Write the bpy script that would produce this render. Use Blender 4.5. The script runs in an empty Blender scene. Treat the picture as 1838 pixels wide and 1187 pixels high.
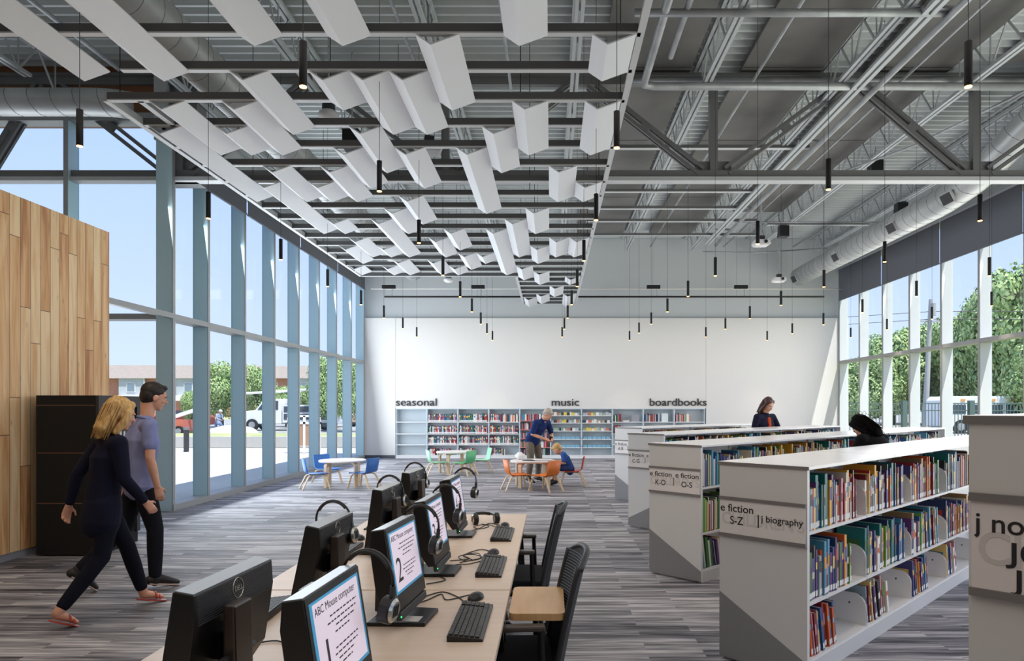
import bpy, math, random
from mathutils import Vector, Matrix, Euler
R = math.radians
PI = math.pi
scene = bpy.context.scene
COL = scene.collection
random.seed(7)

# ------------------------------------------------------------------ camera
cam = bpy.data.cameras.new('camera'); cam.lens = 24; cam.sensor_width = 36
cam.shift_x = -69 / 1838; cam.shift_y = 137.5 / 1838
cam.clip_start = 0.05; cam.clip_end = 600
camo = bpy.data.objects.new('camera', cam); COL.objects.link(camo)
camo.location = (0, 0, 1.6); camo.rotation_euler = (R(90), 0, 0)
scene.camera = camo

def s2l(c):
    return tuple(((x / 12.92) if x <= 0.04045 else ((x + 0.055) / 1.055) ** 2.4) for x in [v / 255 for v in c]) + (1,)

# ------------------------------------------------------------------ world
world = bpy.data.worlds.new('sky'); scene.world = world; world.use_nodes = True
wt = world.node_tree; wt.nodes.clear()
wo = wt.nodes.new('ShaderNodeOutputWorld'); wb = wt.nodes.new('ShaderNodeBackground')
tc = wt.nodes.new('ShaderNodeTexCoord'); sp = wt.nodes.new('ShaderNodeSeparateXYZ'); rp = wt.nodes.new('ShaderNodeValToRGB')
wt.links.new(tc.outputs['Generated'], sp.inputs[0]); wt.links.new(sp.outputs['Z'], rp.inputs[0])
e = rp.color_ramp.elements
e[0].position = 0.0; e[0].color = s2l((208, 221, 248))
e[1].position = 0.55; e[1].color = s2l((150, 184, 246))
k = e.new(0.18); k.color = s2l((190, 208, 248))
wt.links.new(rp.outputs[0], wb.inputs[0]); wt.links.new(wb.outputs[0], wo.inputs[0])
wb.inputs[1].default_value = 1.1

# ------------------------------------------------------------------ sun
sun = bpy.data.lights.new('sun', 'SUN'); sun.energy = 6.5; sun.angle = R(0.6); sun.color = (1, .96, .9)
suno = bpy.data.objects.new('sun', sun); COL.objects.link(suno)
suno.rotation_euler = Vector((-0.24, 0.30, -1)).to_track_quat('-Z', 'Y').to_euler()

# ------------------------------------------------------------------ exposure
vs = scene.view_settings
vs.view_transform = 'Standard'; vs.look = 'None'; vs.gamma = 1; vs.use_curve_mapping = False
vs.exposure = 0.3
scene.cycles.max_bounces = 10; scene.cycles.diffuse_bounces = 6; scene.cycles.transparent_max_bounces = 24
scene.cycles.use_denoising = True
scene.cycles.sample_clamp_indirect = 8
scene.cycles.caustics_reflective = False; scene.cycles.caustics_refractive = False

# soft area lights: fill added for room and windows, plus the wall wash
def area(name, loc, sx, sy, power, rot=(0, 0, 0), color=(1, 1, 1)):
    l = bpy.data.lights.new(name, 'AREA'); l.shape = 'RECTANGLE'; l.size = sx; l.size_y = sy; l.energy = power; l.color = color
    o = bpy.data.objects.new(name, l); COL.objects.link(o); o.location = loc; o.rotation_euler = rot
    return o
area('room_fill', (1.8, 9.5, 4.2), 12, 20, 90, (PI, 0, 0), (1, .99, .97))      # added upward fill without a fitting, brightens ceiling and baffles
area('room_fill', (1.6, 15.0, 4.35), 13, 11, 170, (0, 0, 0), (1, .97, .94))
area('room_fill', (.6, 1.6, 4.35), 10, 8, 150, (0, 0, 0), (1, .92, .84))
area('wall_wash', (0.5, 19.4, 4.8), 12, .3, 22, (R(-52), 0, 0), (1, .93, .86))
area('window_fill', (-5.6, 15.3, 2.4), 4.6, 11, 430, (0, R(-97), 0), (.86, .94, 1))   # added fill inside the left glazing, boosts daylight and pavement glare
area('window_fill', (-9.0, 10.4, 3.2), 5, 4, 150, (R(-90), 0, 0), (.86, .94, 1))
area('window_fill', (8.8, 11, 2.4), 4.4, 18, 430, (0, R(97), 0), (.98, .98, 1))

# ------------------------------------------------------------------ materials
MATS = {}
def mat(name, c, rough=.5, metal=0., emit=None, es=1., spec=.5):
    if name in MATS: return MATS[name]
    m = bpy.data.materials.new(name); m.use_nodes = True
    b = m.node_tree.nodes['Principled BSDF']
    col = s2l(c)
    b.inputs['Base Color'].default_value = col
    b.inputs['Roughness'].default_value = rough; b.inputs['Metallic'].default_value = metal
    b.inputs['Specular IOR Level'].default_value = spec
    if emit: b.inputs['Emission Color'].default_value = s2l(emit); b.inputs['Emission Strength'].default_value = es
    MATS[name] = m
    return m
def noisy(name, c1, c2, scale=(5, 5, 5), rough=.6, detail=4, lo=.35, hi=.65, metal=0., bump=0., bscale=None, spec=.5):
    m = mat(name, c1, rough, metal, spec=spec); nt = m.node_tree; b = nt.nodes['Principled BSDF']
    t = nt.nodes.new('ShaderNodeTexCoord'); mp = nt.nodes.new('ShaderNodeMapping'); mp.inputs['Scale'].default_value = scale
    n = nt.nodes.new('ShaderNodeTexNoise'); n.inputs['Detail'].default_value = detail; n.inputs['Scale'].default_value = 1
    r = nt.nodes.new('ShaderNodeValToRGB'); r.color_ramp.elements[0].position = lo; r.color_ramp.elements[1].position = hi
    r.color_ramp.elements[0].color = s2l(c1); r.color_ramp.elements[1].color = s2l(c2)
    nt.links.new(t.outputs['Object'], mp.inputs[0]); nt.links.new(mp.outputs[0], n.inputs['Vector'])
    nt.links.new(n.outputs['Fac'], r.inputs[0]); nt.links.new(r.outputs[0], b.inputs['Base Color'])
    if bump:
        bp = nt.nodes.new('ShaderNodeBump'); bp.inputs['Strength'].default_value = bump; bp.inputs['Distance'].default_value = .02
        nt.links.new(n.outputs['Fac'], bp.inputs['Height']); nt.links.new(bp.outputs[0], b.inputs['Normal'])
    return m

def glass_mat():
    m = bpy.data.materials.new('window_glass'); m.use_nodes = True; nt = m.node_tree; nt.nodes.clear()
    o = nt.nodes.new('ShaderNodeOutputMaterial'); mx = nt.nodes.new('ShaderNodeMixShader')
    t = nt.nodes.new('ShaderNodeBsdfTransparent'); t.inputs[0].default_value = (.95, .975, .985, 1)
    g = nt.nodes.new('ShaderNodeBsdfGlossy'); g.inputs['Roughness'].default_value = 0.0
    f = nt.nodes.new('ShaderNodeLayerWeight'); f.inputs[0].default_value = .5
    pw = nt.nodes.new('ShaderNodeMath'); pw.operation = 'POWER'; pw.inputs[1].default_value = 4.5
    ma = nt.nodes.new('ShaderNodeMath'); ma.operation = 'MULTIPLY_ADD'; ma.inputs[1].default_value = .16; ma.inputs[2].default_value = .01
    nt.links.new(f.outputs['Facing'], pw.inputs[0]); nt.links.new(pw.outputs[0], ma.inputs[0])
    nt.links.new(ma.outputs[0], mx.inputs[0]); nt.links.new(t.outputs[0], mx.inputs[1]); nt.links.new(g.outputs[0], mx.inputs[2])
    nt.links.new(mx.outputs[0], o.inputs[0]); MATS['glass'] = m
    return m
GLASS = glass_mat()

def carpet_mat():
    m = mat('carpet', (110, 108, 110), .62, spec=.45); nt = m.node_tree; b = nt.nodes['Principled BSDF']; N = nt.nodes.new; L = nt.links.new
    t = N('ShaderNodeTexCoord')
    br = N('ShaderNodeTexBrick'); br.offset = .37; br.offset_frequency = 2
    br.inputs['Color1'].default_value = (0, 0, 0, 1); br.inputs['Color2'].default_value = (1, 1, 1, 1); br.inputs['Mortar'].default_value = (.5, .5, .5, 1)
    br.inputs['Scale'].default_value = 1; br.inputs['Mortar Size'].default_value = 0; br.inputs['Brick Width'].default_value = 1.0; br.inputs['Row Height'].default_value = .125
    L(t.outputs['Object'], br.inputs['Vector'])
    def streak(sc, det):
        mp = N('ShaderNodeMapping'); mp.inputs['Scale'].default_value = sc
        # shift the streaks plank by plank
        ad = N('ShaderNodeVectorMath'); ad.operation = 'MULTIPLY_ADD'; ad.inputs[1].default_value = (13, 7, 0)
        L(br.outputs['Color'], ad.inputs[0]); L(t.outputs['Object'], ad.inputs[2])
        L(ad.outputs[0], mp.inputs[0])
        n = N('ShaderNodeTexNoise'); n.inputs['Scale'].default_value = 1; n.inputs['Detail'].default_value = det
        L(mp.outputs[0], n.inputs['Vector']); return n
    n1 = streak((.9, 17, 1), 3); n2 = streak((3, 55, 1), 2); n3 = N('ShaderNodeTexNoise'); n3.inputs['Scale'].default_value = 260; L(t.outputs['Object'], n3.inputs['Vector'])
    def madd(a, ka, bb, kb):
        x = N('ShaderNodeMath'); x.operation = 'MULTIPLY'; x.inputs[1].default_value = ka; L(a, x.inputs[0])
        y = N('ShaderNodeMath'); y.operation = 'MULTIPLY_ADD'; y.inputs[1].default_value = kb; L(bb, y.inputs[0]); L(x.outputs[0], y.inputs[2]); return y.outputs[0]
    v = madd(n1.outputs['Fac'], .54, n2.outputs['Fac'], .38)
    sb = N('ShaderNodeSeparateXYZ'); L(br.outputs['Color'], sb.inputs[0])
    v = madd(v, 1, sb.outputs[0], .16); v = madd(v, 1, n3.outputs['Fac'], .10)
    r = N('ShaderNodeValToRGB'); el = r.color_ramp.elements
    el[0].position = .44; el[0].color = s2l((46, 46, 52)); el[1].position = .74; el[1].color = s2l((198, 196, 200))
    k = el.new(.55); k.color = s2l((108, 107, 114)); k = el.new(.63); k.color = s2l((148, 146, 152))
    L(v, r.inputs[0]); L(r.outputs[0], b.inputs['Base Color'])
    bp = N('ShaderNodeBump'); bp.inputs['Strength'].default_value = .35; bp.inputs['Distance'].default_value = .01
    L(n3.outputs['Fac'], bp.inputs['Height']); L(bp.outputs[0], b.inputs['Normal'])
    return m

def wood_wall_mat():
    # vertical boards: columns ~.165 m wide, random lengths, hickory-like tones (object Y = along the wall, Z = up)
    m = mat('wood_boards', (190, 150, 110), .5); nt = m.node_tree; b = nt.nodes['Principled BSDF']; N = nt.nodes.new; L = nt.links.new
    t = N('ShaderNodeTexCoord'); s = N('ShaderNodeSeparateXYZ'); L(t.outputs['Object'], s.inputs[0])
    c = N('ShaderNodeCombineXYZ'); L(s.outputs['Z'], c.inputs[0]); L(s.outputs['Y'], c.inputs[1])
    br = N('ShaderNodeTexBrick'); br.offset = .43; br.offset_frequency = 2; br.squash = 1.35; br.squash_frequency = 3
    br.inputs['Color1'].default_value = (0, 0, 0, 1); br.inputs['Color2'].default_value = (1, 1, 1, 1); br.inputs['Mortar'].default_value = (0, 0, 0, 1)
    br.inputs['Scale'].default_value = 1; br.inputs['Mortar Size'].default_value = .0035; br.inputs['Brick Width'].default_value = 1.7; br.inputs['Row Height'].default_value = .145
    br.inputs['Mortar Smooth'].default_value = .2
    L(c.outputs[0], br.inputs['Vector'])
    ad = N('ShaderNodeVectorMath'); ad.operation = 'MULTIPLY_ADD'; ad.inputs[1].default_value = (9, 5, 3); L(br.outputs['Color'], ad.inputs[0]); L(c.outputs[0], ad.inputs[2])
    mp = N('ShaderNodeMapping'); mp.inputs['Scale'].default_value = (1.3, 17, 1); L(ad.outputs[0], mp.inputs[0])
    n = N('ShaderNodeTexNoise'); n.inputs['Scale'].default_value = 1; n.inputs['Detail'].default_value = 6; n.inputs['Distortion'].default_value = .6; L(mp.outputs[0], n.inputs['Vector'])
    mp2 = N('ShaderNodeMapping'); mp2.inputs['Scale'].default_value = (3, 11, 1); L(ad.outputs[0], mp2.inputs[0])
    vo = N('ShaderNodeTexVoronoi'); vo.inputs['Scale'].default_value = 1; L(mp2.outputs[0], vo.inputs['Vector'])
    kn = N('ShaderNodeValToRGB'); kn.color_ramp.elements[0].position = .04; kn.color_ramp.elements[0].color = (.25, .25, .25, 1); kn.color_ramp.elements[1].position = .13; kn.color_ramp.elements[1].color = (1, 1, 1, 1)
    L(vo.outputs['Distance'], kn.inputs[0])
    sb = N('ShaderNodeSeparateXYZ'); L(br.outputs['Color'], sb.inputs[0])
    mm = N('ShaderNodeMath'); mm.operation = 'MULTIPLY_ADD'; mm.inputs[1].default_value = .45; L(sb.outputs[0], mm.inputs[0]); L(n.outputs['Fac'], mm.inputs[2])
    r = N('ShaderNodeValToRGB'); el = r.color_ramp.elements
    el[0].position = .35; el[0].color = s2l((176, 114, 66)); el[1].position = .95; el[1].color = s2l((246, 214, 166))
    k = el.new(.55); k.color = s2l((216, 160, 104)); k = el.new(.75); k.color = s2l((234, 190, 136))
    L(mm.outputs[0], r.inputs[0])
    mk = N('ShaderNodeMix'); mk.data_type = 'RGBA'; mk.blend_type = 'MULTIPLY'; mk.inputs[0].default_value = .55; L(r.outputs[0], mk.inputs[6]); L(kn.outputs[0], mk.inputs[7])
    mo = N('ShaderNodeMix'); mo.data_type = 'RGBA'; mo.inputs[7].default_value = s2l((60, 38, 24)); L(br.outputs['Fac'], mo.inputs[0]); L(mk.outputs[2], mo.inputs[6])
    L(mo.outputs[2], b.inputs['Base Color'])
    return m

M_carpet = carpet_mat(); M_wood = wood_wall_mat()
M_white = mat('white_paint', (226, 222, 217), .7)
M_wallup = mat('pale_grey_paint', (196, 199, 200), .7)
M_steelwhite = mat('light_grey_steel', (176, 180, 182), .5)
M_galv = noisy('galvanised_steel', (150, 153, 155), (176, 178, 180), (3, 3, 3), .45, metal=.35)
M_duct = noisy('duct_steel', (172, 174, 174), (192, 193, 192), (2, 2, 2), .42, metal=.25)
M_deck = mat('roof_deck', (188, 192, 192), .5, .1)
M_tectum = noisy('wood_wool_board', (98, 97, 95), (120, 118, 115), (.9, .9, .9), .95, 6, bump=.15)
M_truss = mat('truss_grey', (112, 112, 112), .5)
M_channel = mat('channel_grey', (92, 92, 93), .5)
M_rail = mat('rail_light_grey', (190, 192, 193), .5)
M_baffle = mat('baffle_white', (214, 216, 220), .6)
M_mullL = mat('sky_tinted_mullion', (206, 236, 244), .38, .15)  # bluish light off sky and glass is painted into the left mullions
M_edgeL = mat('mullion_edge', (160, 163, 164), .5)
M_mullR = mat('white_mullion', (226, 228, 230), .5)
M_shade = mat('grey_shade', (104, 107, 114), .8)
M_black = mat('black_plastic', (17, 17, 19), .38)
M_blackm = mat('black_matt', (13, 13, 14), .75)
M_dgrey = mat('dark_grey_plastic', (46, 47, 50), .5)
M_brownp = mat('dark_brown_plastic', (52, 43, 40), .35)
M_silver = mat('silver', (200, 198, 190), .25, .9)
M_lam = noisy('table_laminate', (214, 192, 172), (220, 199, 180), (2, 30, 2), .4)
M_lwood = noisy('light_plywood', (212, 184, 150), (226, 202, 170), (4, 40, 40), .45)
M_tanwood = noisy('tan_plywood', (202, 158, 108), (214, 174, 126), (18, 3, 3), .4)
M_shelf = mat('shelf_white', (222, 221, 220), .35)
M_shelfgrey = mat('base_grey', (140, 140, 142), .5)
M_clip = mat('grey_rail', (130, 126, 125), .4)
M_shelfblue = mat('shelf_steel', (196, 206, 212), .4)
M_ink = mat('dark_lettering', (40, 38, 40), .6)
M_faint = mat('faint_lettering', (216, 210, 208), .6)
M_sign = mat('sign_plate', (240, 234, 232), .25)
M_base = mat('dark_baseboard', (78, 84, 92), .6)

# ------------------------------------------------------------------ mesh helpers
class MB:
    def __init__(s): s.v = []; s.f = []; s.m = []; s.M = None
    def add(s, vs, fs, mi=0):
        n = len(s.v)
        if s.M is not None: vs = [tuple(s.M @ Vector(p)) for p in vs]
        s.v += [tuple(p) for p in vs]; s.f += [tuple(i + n for i in f) for f in fs]; s.m += [mi] * len(fs)
        return s
    def box(s, x0, x1, y0, y1, z0, z1, mi=0):
        if x0 > x1: x0, x1 = x1, x0
        if y0 > y1: y0, y1 = y1, y0
        if z0 > z1: z0, z1 = z1, z0
        return s.add([(x0, y0, z0), (x1, y0, z0), (x1, y1, z0), (x0, y1, z0), (x0, y0, z1), (x1, y0, z1), (x1, y1, z1), (x0, y1, z1)],
              [(0, 3, 2, 1), (4, 5, 6, 7), (0, 1, 5, 4), (1, 2, 6, 5), (2, 3, 7, 6), (3, 0, 4, 7)], mi)
    def bar(s, p, q, w, h, up=(0, 0, 1), mi=0):
        p = Vector(p); q = Vector(q); d = (q - p).normalized(); up = Vector(up)
        if abs(d.dot(up)) > .99: up = Vector((0, 1, 0))
        a = d.cross(up).normalized() * w / 2; b = a.cross(d).normalized() * h / 2
        vs = [p - a - b, p + a - b, p + a + b, p - a + b, q - a - b, q + a - b, q + a + b, q - a + b]
        return s.add(vs, [(0, 1, 2, 3), (7, 6, 5, 4), (0, 4, 5, 1), (1, 5, 6, 2), (2, 6, 7, 3), (3, 7, 4, 0)], mi)
    def tube(s, pts, r, n=8, mi=0, cap=True, lat=None, b=None):
        # r: number or list; lat+b: elliptical section, r along lat, b across
        pts = [Vector(p) for p in pts]; k = len(pts)
        rr = r if isinstance(r, (list, tuple)) else [r] * k
        bb = (b if isinstance(b, (list, tuple)) else [b] * k) if b is not None else rr
        vs = []; prev = None
        for i, p in enumerate(pts):
            d = (pts[min(i + 1, k - 1)] - pts[max(i - 1, 0)])
            d = d.normalized() if d.length > 1e-9 else Vector((0, 0, 1))
            if lat is not None: a = Vector(lat) - d * d.dot(Vector(lat))
            elif prev is None:
                u = Vector((0, 0, 1)) if abs(d.z) < .9 else Vector((1, 0, 0)); a = u.cross(d)
            else: a = prev - d * d.dot(prev)
            a.normalize(); prev = a; c = d.cross(a)
            for j in range(n):
                t = 2 * PI * j / n
                vs.append(p + a * math.cos(t) * rr[i] + c * math.sin(t) * bb[i])
        fs = []
        for i in range(k - 1):
            for j in range(n):
                fs.append((i * n + j, i * n + (j + 1) % n, (i + 1) * n + (j + 1) % n, (i + 1) * n + j))
        if cap: fs.append(tuple(range(n - 1, -1, -1))); fs.append(tuple((k - 1) * n + j for j in range(n)))
        return s.add(vs, fs, mi)
    def cyl(s, p, q, r0, r1=None, n=16, mi=0):
        return s.tube([p, q], [r0, r0 if r1 is None else r1], n, mi)
    def limb(s, pts, rr, bb=None, lat=None, n=14, mi=0):
        # capsule-like chain with rounded ends
        pts = [Vector(p) for p in pts]; bb = bb or rr
        P = []; A = []; B = []
        d0 = (pts[0] - pts[1]).normalized(); d1 = (pts[-1] - pts[-2]).normalized()
        for t in (1, .87, .5):
            q = math.sqrt(max(0, 1 - t * t)) or .05
            P.append(pts[0] + d0 * min(rr[0], bb[0]) * t); A.append(rr[0] * q); B.append(bb[0] * q)
        P += pts; A += list(rr); B += list(bb)
        for t in (.5, .87, 1):
            q = math.sqrt(max(0, 1 - t * t)) or .05
            P.append(pts[-1] + d1 * min(rr[-1], bb[-1]) * t); A.append(rr[-1] * q); B.append(bb[-1] * q)
        return s.tube(P, A, n, mi, True, lat, B)
    def ell(s, c, r, rot=(0, 0, 0), n=16, m=10, mi=0):
        E = Euler(rot).to_matrix(); c = Vector(c); vs = [c + E @ Vector((0, 0, -r[2]))]; fs = []
        for i in range(1, m):
            t = -PI / 2 + PI * i / m
            for j in range(n):
                u = 2 * PI * j / n
                vs.append(c + E @ Vector((r[0] * math.cos(t) * math.cos(u), r[1] * math.cos(t) * math.sin(u), r[2] * math.sin(t))))
        vs.append(c + E @ Vector((0, 0, r[2]))); L = len(vs) - 1
        for j in range(n): fs.append((0, 1 + (j + 1) % n, 1 + j))
        for i in range(m - 2):
            for j in range(n):
                a = 1 + i * n; fs.append((a + j, a + (j + 1) % n, a + n + (j + 1) % n, a + n + j))
        a = 1 + (m - 2) * n
        for j in range(n): fs.append((a + j, a + (j + 1) % n, L))
        return s.add(vs, fs, mi)
    def prism(s, poly, x0, x1, axis='x', mi=0):
        # poly: 2-D outline (ccw seen from +axis), extruded x0..x1 along axis
        def P(t, a, b): return (t, a, b) if axis == 'x' else ((a, t, b) if axis == 'y' else (a, b, t))
        n = len(poly); vs = [P(x0, a, b) for a, b in poly] + [P(x1, a, b) for a, b in poly]
        fs = [tuple(range(n - 1, -1, -1)), tuple(range(n, 2 * n))] + [(i, (i + 1) % n, n + (i + 1) % n, n + i) for i in range(n)]
        return s.add(vs, fs, mi)
    def mesh(s, name, mats, smooth=False):
        me = bpy.data.meshes.new(name); me.from_pydata(s.v, [], s.f)
        for m in (mats if isinstance(mats, (list, tuple)) else [mats]): me.materials.append(m)
        if any(s.m): me.polygons.foreach_set('material_index', s.m)
        if smooth: me.polygons.foreach_set('use_smooth', [True] * len(me.polygons))
        me.update(); return me
    def build(s, name, mats, parent=None, smooth=False, bevel=0, loc=None, rot=None):
        o = bpy.data.objects.new(name, s.mesh(name, mats, smooth)); COL.objects.link(o)
        if parent: o.parent = parent
        if loc: o.location = loc
        if rot: o.rotation_euler = rot
        if bevel:
            b = o.modifiers.new('b', 'BEVEL'); b.width = bevel; b.segments = 2; b.limit_method = 'ANGLE'; b.angle_limit = R(40)
        return o
def B(x0, x1, y0, y1, z0, z1): return MB().box(x0, x1, y0, y1, z0, z1)
def TH(name, label, cat, loc=(0, 0, 0), rz=0, group=None):
    o = bpy.data.objects.new(name, None); COL.objects.link(o); o.location = loc; o.rotation_euler = (0, 0, rz)
    o.empty_display_size = .1
    return tag(o, label, cat, group)
def tag(o, label, cat, group=None, kind=None):
    o['label'] = label; o['category'] = cat
    if group: o['group'] = group
    if kind: o['kind'] = kind
    return o
def ST(o, label=None):
    o['kind'] = 'structure'
    if label: o['label'] = label
    return o
KIDS = {}
def copy_tree(o, label=None, loc=None, rz=None, group=None, parent=None):
    c = o.copy(); COL.objects.link(c); c.parent = parent
    if loc is not None: c.location = loc
    if rz is not None: c.rotation_euler = (0, 0, rz)
    if label: c['label'] = label
    if group: c['group'] = group
    for ch in list(o.children):
        copy_tree(ch, parent=c)
    return c
def text_mesh(name, s, size, m, ext=.002, align='LEFT', bold=0.):
    cu = bpy.data.curves.new(name, 'FONT'); cu.body = s; cu.size = size; cu.extrude = ext; cu.align_x = align; cu.offset = bold
    o = bpy.data.objects.new(name, cu); me = bpy.data.meshes.new_from_object(o)
    bpy.data.objects.remove(o); bpy.data.curves.remove(cu)
    me.materials.clear(); me.materials.append(m); me.name = name
    return me
def text_obj(name, s, size, m, loc, rot, parent=None, ext=.002, align='LEFT', bold=0., width=None):
    me = text_mesh(name, s, size, m, ext, align, bold)
    if width:
        xs = [v.co.x for v in me.vertices]; w = max(xs) - min(xs)
        for v in me.vertices: v.co.x *= width / w
    o = bpy.data.objects.new(name, me); COL.objects.link(o); o.parent = parent; o.location = loc; o.rotation_euler = rot
    return o
ORD = 'first second third fourth fifth sixth seventh eighth ninth tenth eleventh twelfth thirteenth fourteenth fifteenth sixteenth seventeenth eighteenth nineteenth twentieth twenty-first twenty-second twenty-third twenty-fourth twenty-fifth twenty-sixth twenty-seventh twenty-eighth twenty-ninth thirtieth thirty-first thirty-second thirty-third thirty-fourth thirty-fifth thirty-sixth thirty-seventh thirty-eighth thirty-ninth fortieth forty-first forty-second forty-third forty-fourth forty-fifth forty-sixth forty-seventh forty-eighth forty-ninth fiftieth'.split()
F = 1225.33
def PX(px, y): return (px - 988) * y / F          # world x of a point seen at column px, y metres away
def HZ(py, y): return 1.6 + (731 - py) * y / F    # world height of a point seen at row py

# ================================================================== SETTING
YB = 21.3; XL = -5.8; XR = 8.99; HD = 6.9
ST(MB().box(XL - .28, 9.25, -6, 21.7, -.1, 0).box(-14, XL - .28, -6, 10.8, -.1, 0).build('floor', M_carpet), 'grey striped plank carpet floor')
# back wall: lower painted part round the shelf recess, set forward of the grey upper part
g = MB().box(-6.0, -4.84, YB, YB + .45, 0, 4.38).box(4.86, 9.3, YB, YB + .45, 0, 4.38).box(-4.84, 4.86, YB + .012, YB + .45, 1.56, 4.38).box(-4.84, 4.86, YB + .36, YB + .45, 0, 1.56)
ST(g.build('wall_back', M_white), 'white lower back wall with shelf recess')
ST(B(-6.1, 9.3, YB + .16, YB + .46, 4.38, HD).build('wall_back_upper', M_wallup), 'pale grey upper back wall')
ST(MB().box(-5.8, -4.85, YB - .015, YB, 0, .1).box(4.87, 8.99, YB - .015, YB, 0, .1).build('baseboard_back', M_base))
ST(B(XL - .3, XL - .12, 10.5, 21.6, 5.72, HD).build('wall_left', M_wallup), 'grey header over the left glazing')
ST(B(XR + .05, XR + .3, -6, 21.6, 5.85, HD).build('wall_right', M_wallup), 'grey header over the right glazing')
ST(B(-14, XL - .12, 10.62, 10.85, 6.03, HD).build('wall_alcove', mat('brown_panel', (128, 84, 52), .6)), 'brown header panel over the alcove glazing')
ST(B(-14.2, -14, -6, 10.8, 0, HD).build('wall_alcove_side', M_white))
ST(B(-5.78, -5.63, 1.2, 8.71, .08, 3.83).build('wall_partition', M_wood), 'timber board partition wall beside the black kiosk')
ST(B(-5.76, -5.642, 1.2, 8.69, 0, .08).build('baseboard_partition', mat('grey_base', (150, 150, 155), .5)))
ST(B(XL - .06, XL + .02, 8.71, 10.5, 2.96, 3.04).build('trim_1', M_edgeL), 'grey beam from the partition to the glazing corner')

ST(B(-14, 9.3, -6.2, -6, 0, HD).build('wall_front', mat('warm_wall', (204, 188, 174), .8)))
# roof deck: trapezoidal ribs running across the room
g = MB(); prof = []; y = -6.
while y < 21.7:
    prof += [(y, HD), (y + .045, HD), (y + .085, HD + .075), (y + .165, HD + .075), (y + .2, HD)]
    y += .2
vs = []; fs = []
for i, (a, b) in enumerate(prof): vs += [(-14.2 if a < 10.85 else XL - .3, a, b), (9.4, a, b)]
for i in range(len(prof) - 1):
    if prof[i] != prof[i + 1]: fs.append((2 * i, 2 * i + 1, 2 * i + 3, 2 * i + 2))
g.add(vs, fs); g.box(-14.2, XL - .3, -6, 10.85, HD + .08, HD + .3).box(XL - .3, 9.4, -6, 21.8, HD + .08, HD + .3)
ST(g.build('ceiling', M_deck), 'ribbed light grey metal roof deck')

def glazing(name, label, P, ms, io, oo, hs, htop, mb, me, axis='y', sides=(0, 0)):
    """P: positions of the mullions along the wall; io/oo: inner and outer depth; axis: the wall's run"""
    t = bpy.data.objects.new(name, None); COL.objects.link(t); ST(t, label)
    def bx(a0, a1, d0, d1, z0, z1, g=None):
        g = g or MB()
        return g.box(d0, d1, a0, a1, z0, z1) if axis == 'y' else g.box(a0, a1, d0, d1, z0, z1)
    sg = 1 if oo > io else -1
    for p in P:
        bx(p - .032, p + .032, io + sg * .012, oo, 0, htop).build('mullion', mb, t)
        bx(p - .034, p + .034, io, io + sg * .012, 0, htop).build('mullion_edge', me, t)
    a0, a1 = min(P) - .03, max(P) + .03
    bx(a0, a1, io + sg * .004, oo, hs - .045, hs + .04).build('transom', me, t)
    bx(a0, a1, io - sg * .01, oo, 0, .1).build('sill', me, t)
    bx(a0, a1, io + sg * .02, oo, htop, htop + .12).build('head', me, t)
    gp = oo - sg * .035
    P = sorted(P)
    for i in range(len(P) - 1):
        bx(P[i] + .02, P[i + 1] - .02, gp - .006, gp + .006, .1, hs - .04).build('pane', GLASS, t)
        bx(P[i] + .02, P[i + 1] - .02, gp - .006, gp + .006, hs + .04, htop).build('pane', GLASS, t)
    return t
PL = [10.52] + [11.60 + 1.387 * i for i in range(7)] + [21.27]
glazing('window_1', 'tall left window wall with sky-tinted mullions', PL, None, XL, XL - .26, 3.0, 5.74, M_mullL, M_edgeL)
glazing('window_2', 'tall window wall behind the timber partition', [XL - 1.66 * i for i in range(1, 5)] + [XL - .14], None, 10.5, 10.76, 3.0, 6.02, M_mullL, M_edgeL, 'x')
PR = [21.27 - 1.387 * i for i in range(20)]
glazing('window_3', 'tall right window wall with white mullions', PR, None, XR, XR + .26, 3.0, 5.9, M_mullR, mat('mullion_edge_grey', (150, 150, 148), .5))

# roller shades
sh0 = None
names = ['shortest', 'next', 'third', 'last']
for i, (a, b) in enumerate([(10.6, 12.99), (12.99, 15.76), (15.76, 18.53), (18.53, 21.25)]):
    t = TH('roller_shade', ['dark grey roller shade over the left glazing, beside the roof truss', 'dark grey roller shade over the left glazing, second from the truss',
        'dark grey roller shade over the left glazing, third from the truss', 'dark grey roller shade over the left glazing, touching the back wall'][i], 'shade', (XL + .03, (a + b) / 2, 5.74), 0, 'roller shades on the left glazing')
    w = (b - a) / 2 - .035
    B(-.004, .004, -w, w, -.47, 0).build('shade_cloth', M_shade, t); B(-.02, .02, -w, w, -.49, -.465).build('hem_bar', M_shade, t)
    B(-.08, .06, -w - .02, w + .02, 0, .12).build('headbox', M_steelwhite, t)
for i in range(6):
    b = 21.25 - 2.774 * i; a = b - 2.774
    lab = ['grey roller shade over the right glazing, touching the back wall', 'grey roller shade over the right glazing, second from the back wall', 'grey roller shade over the right glazing, third from the back wall',
       'grey roller shade over the right glazing, fourth from the back wall', 'grey roller shade over the right glazing, fifth from the back wall', 'grey roller shade over the right glazing, sixth from the back wall'][i]
    t = TH('roller_shade', lab, 'shade', (XR - .03, (a + b) / 2, 5.86), 0, 'roller shades on the right glazing'); w = (b - a) / 2 - .03
    B(-.004, .004, -w, w, -.94, 0).build('shade_cloth', M_shade, t); B(-.015, .015, -w, w, -.965, -.94).build('hem_bar', M_shade, t)
    B(-.1, .08, -w - .02, w + .02, 0, .13).build('headbox', M_steelwhite, t)

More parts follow.
